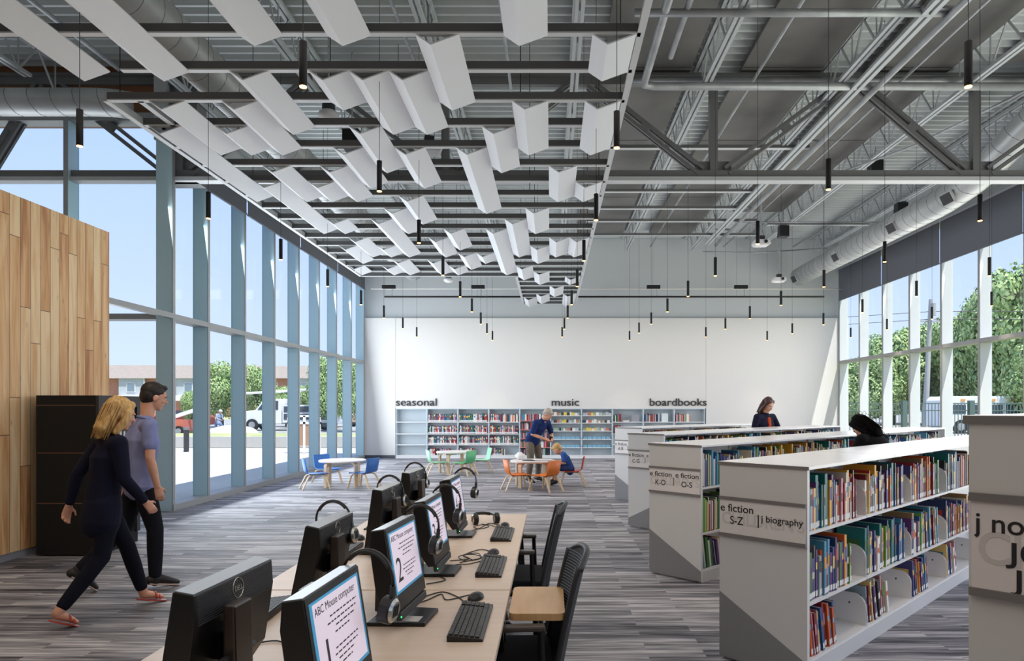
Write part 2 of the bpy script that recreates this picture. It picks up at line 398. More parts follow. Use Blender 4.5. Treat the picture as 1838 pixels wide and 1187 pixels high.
# ================================================================== ROOF STEEL
def truss():
    y = 10.62
    t = TH('roof_truss', 'dark grey steel truss spanning the room above the suspended baffles', 'truss', (0, y, 0))
    MB().box(-13.9, 9.0, -.09, .09, 5.10, 5.135).box(-13.9, 9.0, -.09, -.075, 5.135, 5.16).build('bottom_flange', M_rail, t)
    MB().box(-13.9, 9.0, -.05, -.02, 5.135, 5.27).box(-13.9, 9.0, .02, .05, 5.135, 5.27).build('bottom_chord', M_truss, t)
    MB().box(-13.9, 9.0, -.1, .1, 6.72, 6.76).box(-13.9, 9.0, -.05, .05, 6.60, 6.72).build('top_chord', M_truss, t)
    bot = [-8.95, -5.75, -1.63, 2.53, 6.6]; top = [-7.8, -3.68, .49, 4.69, 8.8]
    for bx_ in bot:
        MB().box(bx_ - .06, bx_ + .06, -.06, .06, 5.27, 6.6).build('vertical', M_truss, t)
        MB().prism([(bx_ - .33, 5.2), (bx_ + .33, 5.2), (bx_ + .22, 5.46), (bx_ - .22, 5.46)], -.01, .01, 'y').build('gusset_plate', M_truss, t) if 0 else None
        B(bx_ - .28, bx_ + .28, -.012, .012, 5.16, 5.42).build('gusset_plate', M_truss, t)
    for i, tx in enumerate(top):
        for bx_ in [b for b in bot if abs(b - tx) < 2.6]:
            s = 1 if bx_ > tx else -1
            g = MB()
            for q in (-.075, .075):
                off = Vector((-s * .0 + 0, 0, 0)) + Vector((s * abs(q) * 0 , 0, 0))
                p0 = Vector((tx + s * .12, q * .0 - .04, 6.62)); p1 = Vector((bx_ - s * .2, -.04, 5.26))
                d = (p1 - p0).normalized(); nrm = Vector((-d.z, 0, d.x)) * q * .75
                g.bar(p0 + nrm, p1 + nrm, .05, .045, (0, 1, 0))
                g.bar(p0 + nrm + Vector((0, .09, 0)), p1 + nrm + Vector((0, .09, 0)), .05, .045, (0, 1, 0))
            m = (p0 + p1) / 2; g.bar(m - d * .07, m + d * .07, .12, .05, (0, 1, 0))
            g.build('diagonal', M_truss, t)
    B(-5.98, -5.5, .0, .3, 5.1, 6.76).build('end_post', M_truss, t)
    return t
truss()
def joist(ye=21.4):
    yb = ye - .7
    t = TH('bar_joist', 'x', 'joist', (0, 0, 0), 0, 'open-web roof joists')
    MB().box(-.06, -.012, -5.5, ye, 6.84, 6.89).box(.012, .06, -5.5, ye, 6.84, 6.89).build('top_chord', M_steelwhite, t)
    MB().box(-.06, -.014, -5.5, yb, 6.34, 6.385).box(.014, .06, -5.5, yb, 6.34, 6.385).build('bottom_chord', M_steelwhite, t)
    g = MB(); y = -5.5
    while y < yb - .1:
        g.bar((0, y, 6.36), (0, y + .36, 6.86), .022, .022); g.bar((0, y + .36, 6.86), (0, y + .72, 6.36), .022, .022)
        g.bar((0, y + .72, 6.36), (0, y + .72, 6.86), .016, .016); y += .72
    g.build('web', M_steelwhite, t)
    return t
j0 = joist(10.5)
for i, x in enumerate([-11.4, -9.45, -7.5, -5.5, -3.55, -1.6, .35, 2.3, 4.25, 6.2, 8.15]):
    lab = f'light grey open-web steel roof joist, {ORD[10-i]} from the right window wall'
    if i == 3: j0 = joist(); j0.location = (x, 0, 0); j0['label'] = lab; continue
    if i == 0: j0.location = (x, 0, 0); j0['label'] = lab
    else: copy_tree(j0, lab, (x, 0, 0))
# wood-wool boards between the joists
pb = None
for bi, (x0, x1, ys) in enumerate([(.8, 2.16, [-5.6, -1, 3.8, 8.6, 10.45, 13.3, 16.9, 20.4]), (2.94, 4.19, [-5.6, -1, 3.8, 8.6, 10.45, 13.3, 16.9, 20.4]), (4.86, 6.15, [-5.6, -1, 3.8, 8.6, 10.45, 13.3, 15.6, 18.2]), (6.8, 8.0, [-5.6, -1, 3.8, 8.6, 10.3])]):
    for k in range(len(ys) - 1):
        tag(B(x0, x1, ys[k] + .015, ys[k + 1] - .015, 6.80, 6.85).build('ceiling_board', M_tectum),
            f'dark grey wood-wool ceiling board, {ORD[bi]} strip beside the baffles, {ORD[len(ys)-2-k]} from its back end', 'acoustic board', 'wood-wool boards under the roof deck')
# steel cross bars at the right of the baffles
for i, (yy, x0, x1, z) in enumerate([(12.4, .9, 4.7, 6.3), (14.9, .9, 4.4, 6.3), (16.1, .9, 4.4, 6.28), (17.2, .9, 5.2, 6.28), (18.6, .8, 5.6, 6.28), (14.2, 4.6, 8.2, 6.3), (17.6, 5.6, 8.2, 6.3)]):
    t = TH('cross_bar', f'grey steel bar crossing under the joists, {ORD[i]} behind the truss', 'bar', ((x0 + x1) / 2, yy, z), 0, 'steel bars crossing under the joists')
    w = (x1 - x0) / 2
    B(-w, w, -.03, .03, 0, .06).build('channel', M_truss, t); B(-w, w, -.045, .045, -.012, 0).build('flange', M_rail, t)

def pipe(name, label, cat, pts, r, m, group=None, n=12):
    # smooth corners a little
    return tag(MB().tube(pts, r, n).build(name, m, None, True), label, cat, group)
pipe('sprinkler_pipe', 'grey pipe crossing over the joists before the truss', 'pipe', [(1.0, 8.1, 6.28), (4.75, 8.1, 6.28)], .045, M_galv)
pipe('sprinkler_pipe', 'thick grey pipe bending beside the truss, larger of two parallel drops', 'pipe', [(1.36, -2, 6.3), (1.36, 9.8, 6.3), (1.37, 9.95, 6.3), (1.52, 10.0, 6.3), (8.9, 10.0, 6.3)], .055, M_galv)
pipe('sprinkler_pipe', 'thin grey pipe ending beside the thicker bent pipe', 'pipe', [(1.62, -2, 6.32), (1.62, 9.2, 6.32)], .038, M_galv)
pipe('sprinkler_pipe', 'upper grey pipe running along the top of the truss', 'pipe', [(1.2, 10.35, 6.55), (9.0, 10.35, 6.55)], .05, M_galv)
t = TH('cable_tray', 'light grey pipe run along the underside of a joist', 'pipe', (4.72, 8, 6.22))
MB().tube([(0, -12, 0), (0, 11.5, 0)], .045, 10).build('pipe', M_galv, t, True)
MB().box(-.33, -.27, -12, 11.5, .02, .06).box(-.23, -.17, -12, 11.5, .02, .06).build('strut', M_steelwhite, t)
for q in range(10): B(-.35, .06, -8 + q * 2, -7.95 + q * 2, .055, .09).build('clamp', M_galv, t)
pipe('conduit', 'thin conduit wandering under the deck beside the right duct', 'pipe', [(8.3, 6, 6.6), (7.0, 10.4, 6.3), (6.4, 12, 6.2), (5.4, 14.2, 6.25)], .02, M_galv)
pipe('conduit', 'thin conduit under the deck near the back wall', 'pipe', [(4.5, 20.2, 6.2), (6.0, 20.2, 6.17), (8.2, 20.2, 6.3)], .02, M_galv)
pipe('conduit', 'red-grey thin pipe crossing below the joists near the back wall', 'pipe', [(4.6, 17.0, 6.2), (8.4, 17.0, 6.2)], .018, M_galv)
pipe('conduit', 'thin conduit parallel to the joists left of the baffles', 'pipe', [(-6.0, 3.4, 6.3), (-6.0, 9.5, 6.3)], .03, M_galv)
for i, x in enumerate([-1.9, -.6, 3.0, 5.2, 7.3]):
    pipe('conduit', ['thin rod-like conduit over the middle baffles', 'second thin conduit over the middle baffles', 'thin conduit between dark ceiling boards', 'thin conduit beside the striped deck', 'thin conduit nearest the right duct'][i], 'pipe', [(x, -2, 6.45), (x, 20.5, 6.42)], .022, M_galv)

# ducts with a helical seam
def duct(name, label, pts, r, loc, grilles=(), seam_pitch=.32, n=28):
    t = TH(name, label, 'duct', loc)
    pts = [Vector(p) for p in pts]
    # round the corners by Catmull-like subdivision
    P = [pts[0]]
    for i in range(1, len(pts) - 1):
        a, b, c = pts[i - 1], pts[i], pts[i + 1]
        k0 = b + (a - b).normalized() * min(.35, (a - b).length / 2); k1 = b + (c - b).normalized() * min(.35, (c - b).length / 2)
        for q in range(6):
            u = q / 5; P.append(k0 * (1 - u) ** 2 + b * 2 * u * (1 - u) + k1 * u * u)
    P.append(pts[-1])
    MB().tube(P, r, n).build('shell', M_duct, t, True)
    # seam
    L = [0]; 
    for i in range(1, len(P)): L.append(L[-1] + (P[i] - P[i - 1]).length)
    S = []; st = int(L[-1] / seam_pitch * 20)
    d0 = None
    for q in range(st + 1):
        s = L[-1] * q / st; i = 0
        while i < len(L) - 2 and L[i + 1] < s: i += 1
        u = (s - L[i]) / max(1e-6, L[i + 1] - L[i]); c = P[i].lerp(P[i + 1], u); d = (P[i + 1] - P[i]).normalized()
        a = Vector((0, 0, 1)); a = (a - d * a.dot(d)).normalized(); b = d.cross(a); an = 2 * PI * s / seam_pitch
        S.append(c + (a * math.cos(an) + b * math.sin(an)) * (r + .001))
    MB().tube(S, .0045, 4).build('seam', mat('seam_grey', (120, 122, 124), .6), t)
    e = P[-1]; d = (P[-1] - P[-2]).normalized()
    MB().cyl(e, e + d * .02, r * 1.02, r * 1.02, n).build('end_cap', M_duct, t)
    for (s, ang) in grilles:
        gy = s
        A = Vector((math.cos(ang), 0, math.sin(ang)))
        g = MB(); base = Vector((0, gy, 0)) + A * (r + .005); g.M = Matrix.Translation(base) @ Matrix.Rotation(-ang + PI / 2, 4, 'Y')
        g.box(-.11, .11, -.18, .18, -.03, .012); o = g.build('grille_frame', M_duct, t)
        g = MB(); g.M = Matrix.Translation(base) @ Matrix.Rotation(-ang + PI / 2, 4, 'Y')
        for q in range(7): g.box(-.09 + q * .027, -.076 + q * .027, -.155, .155, .01, .017)
        g.box(-.095, .095, -.16, .16, .008, .013); g.build('grille', M_dgrey, t)
    return t
duct('spiral_duct', 'spiral metal duct running above the baffles toward the back wall', [(0, -7, 0), (0, 7.6, 0)], .24, (-4.0, 12.3, 5.52))
duct('spiral_duct', 'grey spiral duct crossing in front of the high alcove glass', [(-7.5, 0, 0), (0, 0, 0), (.25, .12, 0)], .19, (-6.35, 9.8, 5.98))
duct('spiral_duct', 'pale spiral duct with grilles above the right window shades', [(.5, -9, .95), (.42, -4.5, .9), (.25, -3.2, .72), (.02, -2.0, .12), (0, -1.0, 0), (0, 6.6, 0)], .26, (7.5, 14, 5.53),
     [(6.35, R(205)), (3.4, R(205)), (.55, R(205)), (-1.5, R(205))], .3)

# ================================================================== SUSPENDED BAFFLES
HF = 4.655
def zk(k): return 5.60 + .61 * k
fr = TH('baffle_frame', 'grey suspended channel frame carrying the white folded baffles', 'ceiling frame', (0, 11, HF))
def chan(x0, x1, y, part='cross_channel'):
    MB().box(x0, x1, y - 11 - .02, y - 11 + .02, .012, .085).build(part, M_channel, fr)
    B(x0, x1, y - 11 - .03, y - 11 + .03, 0, .012).build('channel_lip', M_rail, fr)  # pale lip under the dark channel puts floor bounce into its colour
for k in range(-6, 25):
    x0 = -4.42 if k >= 2 else -6.6
    if k in (1, 0): x0 = -5.2 if k == 0 else -3.9
    if k > 17: x0 = -.78
    chan(x0, .74, zk(k))
def rail(x, y0, y1):
    MB().box(x - .02, x + .02, y0 - 11, y1 - 11, .012, .085).build('side_rail', M_rail, fr)
    B(x - .03, x + .03, y0 - 11, y1 - 11, 0, .012).build('rail_lip', M_rail, fr)
rail(-4.44, zk(2), zk(17)); rail(.74, zk(-6), zk(24)); rail(-.8, zk(17), zk(24)); rail(-4.1, zk(2), zk(3))
for x in (-4.3, -2.2, -.3, .7):
    for k in range(2, 18, 5): MB().tube([(x, zk(k) - 11, .08), (x, zk(k) - 11, 2.2)], .005, 5).build('hanger', M_blackm, fr)
for k in (19, 24):
    for x in (-.75, .7): MB().tube([(x, zk(k) - 11, .08), (x, zk(k) - 11, 2.2)], .005, 5).build('hanger', M_blackm, fr)
M_bgrey = mat('baffle_grey', (150, 152, 157), .7)
bmesh_cache = {}
def baffle(col, k0, k1, dx=0):
    n = k1 - k0; L = n * .61
    if n not in bmesh_cache:
        w = .36; a = .012; ridge = (.125, -.085)
        def face(p, q, nm):
            p = Vector((p[0], 0, p[1])); q = Vector((q[0], 0, q[1])); d = (q - p).normalized(); nn = Vector((-d.z, 0, d.x)) * a
            g = MB(); vs = []
            for y in (-.01, L + .01):
                for v in (p, q, q + nn, p + nn): vs.append((v.x, y, v.z))
            return g.add(vs, [(3, 2, 1, 0), (4, 5, 6, 7), (0, 1, 5, 4), (1, 2, 6, 5), (2, 3, 7, 6), (3, 0, 4, 7)])
        m1 = face((0, 0), ridge, 'n').mesh('narrow_face', M_baffle); m2 = face(ridge, (w, 0), 'w').mesh('wide_face', M_baffle)
        bmesh_cache[n] = (m1, m2)
    ln = {1: 'very short', 2: 'short', 3: 'medium-length', 4: 'long'}.get(n, 'very long')
    t = TH('acoustic_baffle', f'{ln} white V-folded acoustic baffle, {ORD[col]} column from the left glazing, starting at crossbar {k0+7}', 'baffle', (-4.37 + .3625 * col + dx, zk(k0), HF - .002), 0, 'white folded baffles under the ceiling frame')
    for nm, me in zip(('narrow_face', 'wide_face'), bmesh_cache[n]):
        o = bpy.data.objects.new(nm, me); COL.objects.link(o); o.parent = t
BAF = [(0, -6, 1), (2, -6, 1), (5, -6, 0), (7, -6, 0), (11, -6, 0), (13, 0, 1), (4, 1, 3), (6, 1, 2), (7, 1, 3), (8, 1, 3), (9, 0, 2), (1, 2, 4), (3, 2, 4), (0, 3, 7), (2, 3, 4), (11, 2, 4), (13, 2, 4),
       (6, 3, 5), (10, 3, 5), (5, 4, 6), (7, 4, 6), (9, 4, 8), (12, 5, 7), (13, 6, 7), (2, 5, 7), (1, 6, 10), (4, 5, 7), (3, 6, 7), (6, 7, 9), (5, 8, 10), (11, 8, 10), (4, 9, 13), (2, 9, 10), (7, 10, 12), (10, 9, 13), (9, 10, 16),
       (2, 11, 13), (6, 11, 13), (12, 11, 13), (13, 11, 13), (11, 12, 14), (1, 12, 14), (3, 12, 13), (7, 13, 15), (8, 13, 14), (3, 14, 16), (5, 14, 16), (10, 15, 17), (11, 16, 18), (6, 15, 16), (0, 15, 16), (2, 15, 16),
       (13, 17, 18), (10, 22, 24), (11, 21, 23), (12, 19, 21), (13, 21, 24)]
for c_ in BAF:
    dx = 0
    if c_ in ((0, -6, 1),): dx = .0
    if c_[0] == 2 and c_[1] < 0: dx = .0
    baffle(*c_, dx)

# ================================================================== PENDANTS
M_glow = mat('lamp_glow', (255, 214, 160), .5, emit=(255, 176, 92), es=7)
M_cord = mat('black_cord', (30, 30, 32), .7)
def pendant():
    t = TH('pendant_lamp', 'x', 'lamp', (0, 0, 3.6), 0, 'black cylinder pendants')
    MB().tube([(0, 0, 0), (0, 0, .278)], .024, 16).build('shade', M_blackm, t, True)
    MB().tube([(0, 0, -.006), (0, 0, .004)], .0215, 14).build('lamp_glow', M_glow, t)
    MB().tube([(0, 0, .27), (0, 0, 3.37)], .0028, 5).build('cord', M_cord, t)
    return t
PEN = [(544, 155), (1738, 155), (143, 262), (1107, 265), (681, 343), (1487, 340), (374, 392), (1070, 395), (1759, 396), (752, 436), (1360, 438), (504, 466), (1048, 468), (1588, 470), (795, 494), (1284, 495), (1776, 495),
       (588, 514), (1036, 514), (1479, 515), (826, 533), (1235, 532), (1645, 532), (648, 547), (1026, 547), (1402, 548), (1780, 549), (847, 560), (1198, 560), (1548, 561), (689, 571), (1019, 571), (1346, 572), (1673, 573),
       (863, 582), (1169, 582), (1478, 583), (723, 590), (1013, 591), (1302, 591), (1592, 592), (874, 599), (1147, 598), (1422, 599), (748, 605), (1009, 605), (1267, 605), (1527, 606), (884, 611), (1130, 611), (1377, 611)]
p0 = pendant()
rows = {}
for px, py in PEN:
    y = 2450.7 / (731 - py); rows.setdefault(round(y / 1.0), []).append((PX(px, y), y))
ri = 0
sl = bpy.data.lights.new('pendant_beam', 'SPOT'); sl.energy = 42; sl.spot_size = R(70); sl.spot_blend = .6; sl.color = (1, .80, .58); sl.shadow_soft_size = .03
first = True
for k in sorted(rows):
    for j, (x, y) in enumerate(sorted(rows[k])):
        lab = f'black cylinder pendant on a thin cord, {ORD[ri]} row back, {ORD[j]} from the left glazing'
        if first: p0.location = (x, y, 3.6); p0['label'] = lab; first = False; p = p0
        else: p = copy_tree(p0, lab, (x, y, 3.6))
        so = bpy.data.objects.new('pendant_beam', sl); COL.objects.link(so); so.location = (x, y, 3.59)
    ri += 1

# long black rail with fixtures before the back wall
t = TH('light_rail', 'long thin black rail hung before the back wall', 'light rail', (0, 20.6, 4.93))
MB().tube([(PX(690, 20.6), 0, 0), (PX(1479, 20.6), 0, 0)], .028, 10).build('rail_tube', M_black, t)
for px in (691, 857, 1013, 1172, 1322, 1478): MB().tube([(PX(px, 20.6), 0, 0), (PX(px, 20.6), 0, 1.97)], .006, 6).build('hanger', M_galv, t)
for i, px in enumerate((698, 858, 1173, 1330)):
    x = PX(px, 20.62); tt = TH('driver_box', ['black box above the rail end near the left glazing', 'black box above the rail over the seasonal shelves', 'black box above the rail over the boardbooks', 'black box above the rail at its right part'][i], 'box', (x, 20.62, 5.18), 0, 'black boxes above the rail')
    B(-.2, .2, -.05, .05, 0, .1).build('housing', M_blackm, tt); MB().tube([(.1, 0, -.22), (.1, 0, 0)], .01, 6).build('stem', M_galv, tt)
pipe('sprinkler_pipe', 'thin white pipe crossing the back wall behind the black rail', 'pipe', [(PX(666, 20.9), 20.9, 5.22), (PX(1512, 20.9), 20.9, 5.22)], .014, M_white)

# projectors, domes and speakers
def projector(px, py, y, s=1., label='', rz=0.):
    x = PX(px, y); z = HZ(py, y); t = TH('projector', label, 'projector', (x, y, z), rz)
    MB().prism([(-.17 * s, -.03 * s), (-.13 * s, -.07 * s), (.13 * s, -.07 * s), (.17 * s, -.03 * s), (.15 * s, .05 * s), (-.15 * s, .05 * s)], -.13 * s, .13 * s, 'y').build('body', mat('offwhite_plastic', (214, 212, 212), .4), t, bevel=.015 * s)
    MB().cyl((.06 * s, -.13 * s, -.0 * s), (.06 * s, -.15 * s, 0), .035 * s).build('lens', M_black, t)
    B(-.06 * s, .06 * s, -.06 * s, .06 * s, .05 * s, .14 * s).build('mount', M_dgrey, t)
    MB().tube([(0, 0, .13 * s), (0, 0, 6.9 - z)], .018, 8).build('pole', M_galv, t)
def dome(px, py, y, label):
    x = PX(px, y); z = HZ(py, y); t = TH('dome_sensor', label, 'sensor', (x, y, z))
    MB().ell((0, 0, 0), (.13, .13, .07)).build('dome', mat('offwhite_plastic', (214, 212, 212), .4), t, True); MB().cyl((0, 0, .04), (0, 0, .13), .08).build('mount', M_dgrey, t)
    MB().tube([(0, 0, .12), (0, 0, 6.9 - z)], .012, 6).build('pole', M_galv, t)
dome(590, 207, 8.6, 'white round dome sensor under the roof above the baffles')
projector(770, 265, 8.9, 1., 'white ceiling projector hung behind the middle baffles', .3)
projector(1366, 436, 15.5, 1.1, 'white ceiling projector on a long pole at the right')
projector(1398, 502, 18.3, 1., 'white ceiling projector on a pole near the back wall')
dome(805, 503, 18.5, 'white dome sensor near the back wall behind the baffles')
dome(1098 + 490, 135, 10.8, 'white dome sensor beside the pipe run before the truss')
def speaker(px, py, y, label, s=1.):
    x = PX(px, y); z = HZ(py, y); t = TH('ceiling_speaker', label, 'speaker', (x, y, z))
    MB().prism([(-.1 * s, -.14 * s), (.12 * s, -.14 * s), (.08 * s, .14 * s), (-.1 * s, .14 * s)], -.12 * s, .12 * s, 'x').build('cabinet', M_dgrey, t); B(-.11 * s, .11 * s, -.108 * s, -.1 * s, -.12 * s, .12 * s).build('grille', M_blackm, t)
    MB().tube([(0, 0, .1), (0, 0, 6.9 - z)], .012, 6).build('bracket', M_galv, t)
speaker(1571, 302, 13.6, 'black box speaker under the deck behind the truss'); speaker(1617, 376, 15.8, 'black box speaker near the right duct'); speaker(1406, 416, 17.6, 'black box speaker near the back wall beside a projector')
speaker(632, 252, 10.2, 'black box speaker above the baffles')

# ================================================================== COMPUTER TABLES
for i, (y0, y1) in enumerate([(.95, 3.205), (3.215, 5.487)]):
    t = TH('computer_table', ['wooden-topped computer table at the front of the run', 'wooden-topped computer table at the far end of the run'][i], 'table', (-.79, (y0 + y1) / 2, 0), 0, 'computer tables')
    h = (y1 - y0) / 2
    B(-.6, .6, -h, h, .712, .74).build('tabletop', M_lam, t, bevel=.003)
    B(-.598, .598, -h + .002, h - .002, .705, .712).build('edge_band', M_dgrey, t)
    for sx in (-1, 1):
        for sy in (-1, 1):
            MB().bar((sx * .54, sy * (h - .06), .705), (sx * .58, sy * (h - .06), 0), .05, .05, (0, 1, 0)).build('leg', M_black, t)
    B(-.52, .52, -h + .05, -h + .1, .64, .7).build('rail', M_black, t); B(-.52, .52, h - .1, h - .05, .64, .7).build('rail', M_black, t)
    B(-.02, .02, -h + .1, h - .1, .3, .7).build('cable_panel', M_dgrey, t)

M_sheet = mat('screen_sheet', (226, 214, 226), .4, emit=(222, 206, 222), es=.35)
M_scrblue = mat('screen_blue', (60, 150, 190), .4, emit=(50, 140, 185), es=.35)
M_scrink = mat('screen_ink', (40, 34, 48), .5)
M_label = mat('asset_label', (200, 196, 192), .6)
def monitor(name_label, loc, rz, digit, tilt=10, dellbig=True, hang=None, label=False):
    t = TH('monitor', name_label, 'computer monitor', (loc[0], loc[1], .74), rz, 'all-in-one computers on the tables')
    MB().prism([(-.11, -.12), (.12, -.10), (.12, .10), (-.11, .12)], 0, .016, 'z').build('base', M_black, t, bevel=.004)
    if label: o = B(.02, .09, -.09, -.02, .0161, .0166).build('asset_label', M_label, t)
    ph = .36 if abs(rz) < 1 else .332
    g = MB().prism([(-.128, .016), (-.085, .016), (-.088, ph), (-.12, ph)], .018, .112, 'y'); g.build('stand_post', M_brownp, t, bevel=.006)
    MB().bar((-.09, .06, .22), (-.03, .03, .21), .09, .07, (0, 0, 1)).build('bracket', M_black, t)
    MB().tube([(-.1, -.02, .19), (-.1, .15, .19)], .012, 8).build('clamp', M_dgrey, t)
    # tilted panel group: +x face is the screen
    T = Matrix.Translation((.02, 0, .10)) @ Matrix.Rotation(R(-tilt), 4, 'Y')
    W, H_ = (.188 if abs(rz) < 1 else .208), .315
    g = MB(); g.M = T
    poly = [(-.03, -.02), (-.03, .014), (H_ - .02, .014), (H_ - .02, -.040), (H_ * .72, -.056), (.05, -.058)]
    g.prism([(b, a) for a, b in poly], -W, W, 'y'); g.build('housing', M_black, t, bevel=.004)
    g = MB(); g.M = T; g.box(.0141, .0165, -W + .004, W - .004, -.026, H_ - .024); g.build('bezel', M_black, t)
    g = MB(); g.M = T; g.box(.0166, .0172, -W + .02, W - .02, .035, H_ - .04); g.build('screen', M_scrblue, t)
    g = MB(); g.M = T; g.box(.0173, .0178, -W + .035, W - .032, .045, H_ - .047); g.build('notice_sheet', M_sheet, t)
    # lines of print too small to read, heading and big digit
    g = MB(); g.M = T
    for (z, a, b) in [(.212, -.06, .13), (.196, -.08, .12), (.181, -.03, .1), (.165, -.04, .06), (.125, -.05, .11), (.11, -.06, .1), (.095, -.04, .07), (.08, -.02, .05)]:
        y = a
        while y < b:
            w = random.uniform(.012, .028); g.box(.0178, .0181, y, min(b, y + w), z, z + .004); y += w + .006
    g.build('print_lines', M_scrink, t)
    hd = text_obj('heading_text', 'ABC Mouse computer', .030 if abs(rz) < 1 else .034, M_scrink, (0, 0, 0), (0, 0, 0), t, .0003)
    hd.matrix_local = T @ Matrix.Translation((.0179, -W + .042, .236)) @ Euler((PI / 2, 0, PI / 2)).to_matrix().to_4x4()
    dg = text_obj('digit_text', digit, .135, M_scrink, (0, 0, 0), (0, 0, 0), t, .0003)
    dg.matrix_local = T @ Matrix.Translation((.0179, -W + .055, .075)) @ Euler((PI / 2, 0, PI / 2)).to_matrix().to_4x4()
    # speaker bar at the foot of the screen
    g = MB(); g.M = T; g.box(.0, .022, -W + .02, W - .02, -.062, -.03); g.build('speaker_bar', M_dgrey, t, bevel=.003)
    # back vent grille
    g = MB(); g.M = T
    for q in range(13):
        z = .215 + q * .006
        g.box(-.0415 - (.295 - z) * .235, -.039, -W + .012, W - .012, z, z + .0026)
    g.build('vent_grille', mat('grille_grey', (70, 72, 76), .4, .3), t)
    # round emblem
    g = MB(); g.M = T; g.box(-.038, .012, -W + .004, W - .004, H_ - .0202, H_ - .018); g.build('top_sheen', mat('sky_sheen_edge', (168, 174, 180), .3), t)  # pale strip paints the sky's reflection onto the black housing top
    x = -.0494
    TE = T @ Matrix.Translation((x, 0, .262)) @ Matrix.Rotation(R(13.2), 4, 'Y')
    g = MB(); g.M = TE @ Matrix.Rotation(PI / 2, 4, 'Y')
    g.tube([(.0275 * math.cos(a), .0275 * math.sin(a), 0) for a in [2 * PI * q / 28 for q in range(29)]], .0016, 6)
    g.build('emblem_ring', M_silver, t)
    dl = text_obj('emblem_text', 'DELL', .0185, M_silver, (0, 0, 0), (0, 0, 0), t, .0008, 'CENTER', .0006)
    dl.matrix_local = TE @ Matrix.Translation((-.001, 0, -.0065)) @ Euler((PI / 2, 0, -PI / 2)).to_matrix().to_4x4()
    g = MB(); g.M = T; g.ell((.0225, -.17, -.046), (.002, .004, .003)); g.build('power_light', mat('green_led', (40, 220, 110), .4, emit=(30, 230, 100), es=4), t, True)
    return t
monitor('computer monitor with a large 1 on its screen, nearest of the screens facing the chairs', (-.575, 1.84), R(-4), '1', 9)
monitor('computer monitor with a large 2 on its screen', (-.60, 2.78), R(-6), '2', 9, label=True)
monitor('computer monitor showing its screen, third from the front, facing the chairs', (-.60, 3.56), R(-3), '3', 9)
monitor('computer monitor at the far end of the table, facing the chairs', (-.63, 4.58), R(-2), '4', 9)
monitor('monitor turned away with round emblem, frontmost on the window side', (-.95, 1.93), PI - R(4), '5', 9)
monitor('monitor turned away with round emblem, second on the window side', (-.985, 2.9), PI - R(2), '6', 12)
monitor('monitor turned away with round emblem, third on the window side', (-1.0, 4.06), PI - R(3), '7', 8)
monitor('monitor turned away with round emblem, last on the window side at the table end', (-1.04, 5.05), PI - R(4), '8', 7)

def headphones(label, loc, rz, tilt=0, r=.083):
    t = TH('headphones', label, 'headphones', loc, rz, 'black headphones')
    t.rotation_euler = (0, R(tilt), rz)
    pts = [(r * 1.02 * math.cos(a), 0, r * 1.1 * math.sin(a)) for a in [PI * q / 20 for q in range(21)]]
    MB().tube(pts, .007, 8, lat=(0, 1, 0), b=.004).build('headband', M_black, t, True)
    MB().tube([(p[0] * .95, 0, p[2] * .95) for p in pts[4:17]], .012, 8, lat=(0, 1, 0), b=.006).build('pad', M_dgrey, t, True)
    for s in (-1, 1):
        MB().tube([(s * r * 1.02, 0, 0), (s * r * 1.05, 0, -.045)], .009, 8).build('slider', M_dgrey, t)
        MB().tube([(s * (r - .022), 0, -.072), (s * (r - .016), 0, -.072), (s * (r + .01), 0, -.072), (s * (r + .014), 0, -.072)], [.034, .041, .041, .037], 22).build('ear_cup', M_black, t)
        g = MB().cyl((s * (r + .014), 0, -.072), (s * (r + .021), 0, -.072), .036, .028, 22); c = g.build('silver_cap', M_silver, t)
        g = MB()
        for q in (-.012, 0, .012): g.box(s * (r + .0205), s * (r + .0225), q - .003, q + .003, -.088, -.054)
        g.build('cap_slots', M_blackm, t)
    return t
HP_ = [('monitor with the large 1', -.545, 2.03, -14, 8), ('monitor with the large 2', -.565, 2.97, -14, 8), ('third screen facing the chairs', -.575, 3.75, -12, 7), ('screen at the far table end', -.60, 4.77, -12, 6),
       ('second window-side monitor', -.985, 3.10, -10, -6), ('third window-side monitor', -1.0, 4.25, -10, -5), ('last window-side monitor', -1.04, 5.24, -8, -5)]
for lab, x, y, rz_, tl in HP_: headphones('black headphones hung over the ' + lab, (x, y, 1.085), R(rz_), tl)
h = headphones('black headphones lying on the tabletop beyond the keyboards', (-.50, 5.10, .785), R(60)); h.rotation_euler = (R(84), 0, R(200))

def keyboard():
    t = TH('keyboard', 'x', 'keyboard', (0, 0, .74), 0, 'black keyboards')
    g = MB(); vs = []
    for y in (-.225, .225): vs += [(-.065, y, 0), (.068, y, 0), (.068, y, .010), (-.065, y, .024)]
    g.add(vs, [(3, 2, 1, 0), (4, 5, 6, 7), (0, 1, 5, 4), (1, 2, 6, 5), (2, 3, 7, 6), (3, 0, 4, 7)]); g.build('case', M_black, t, bevel=.003)
    g = MB()
    for rI in range(6):
        x = -.052 + rI * .0195; z = .024 - (x + .065) * .105; y = -.215
        while y < .21:
            w = .017
            if rI == 5 and -.11 < y < .02: w = .11
            if not (.075 < y < .083 or .14 < y < .146): g.box(x - .0078, x + .0078, y, min(y + w, .216), z, z + .006)
            y += w + .003
    g.build('keys', mat('key_grey', (58, 56, 54), .5), t)
    return t
def mouse():
    t = TH('computer_mouse', 'x', 'mouse', (0, 0, .74), 0, 'black computer mice')
    g = MB().ell((0, 0, .004), (.058, .033, .026)); g.v = [(a, b, max(0, c)) for a, b, c in g.v]; g.build('shell', M_black, t, True)
    MB().tube([(-.04, 0, .022), (-.025, 0, .028), (-.01, 0, .030)], .003, 6).build('scroll_wheel', M_dgrey, t)
    return t
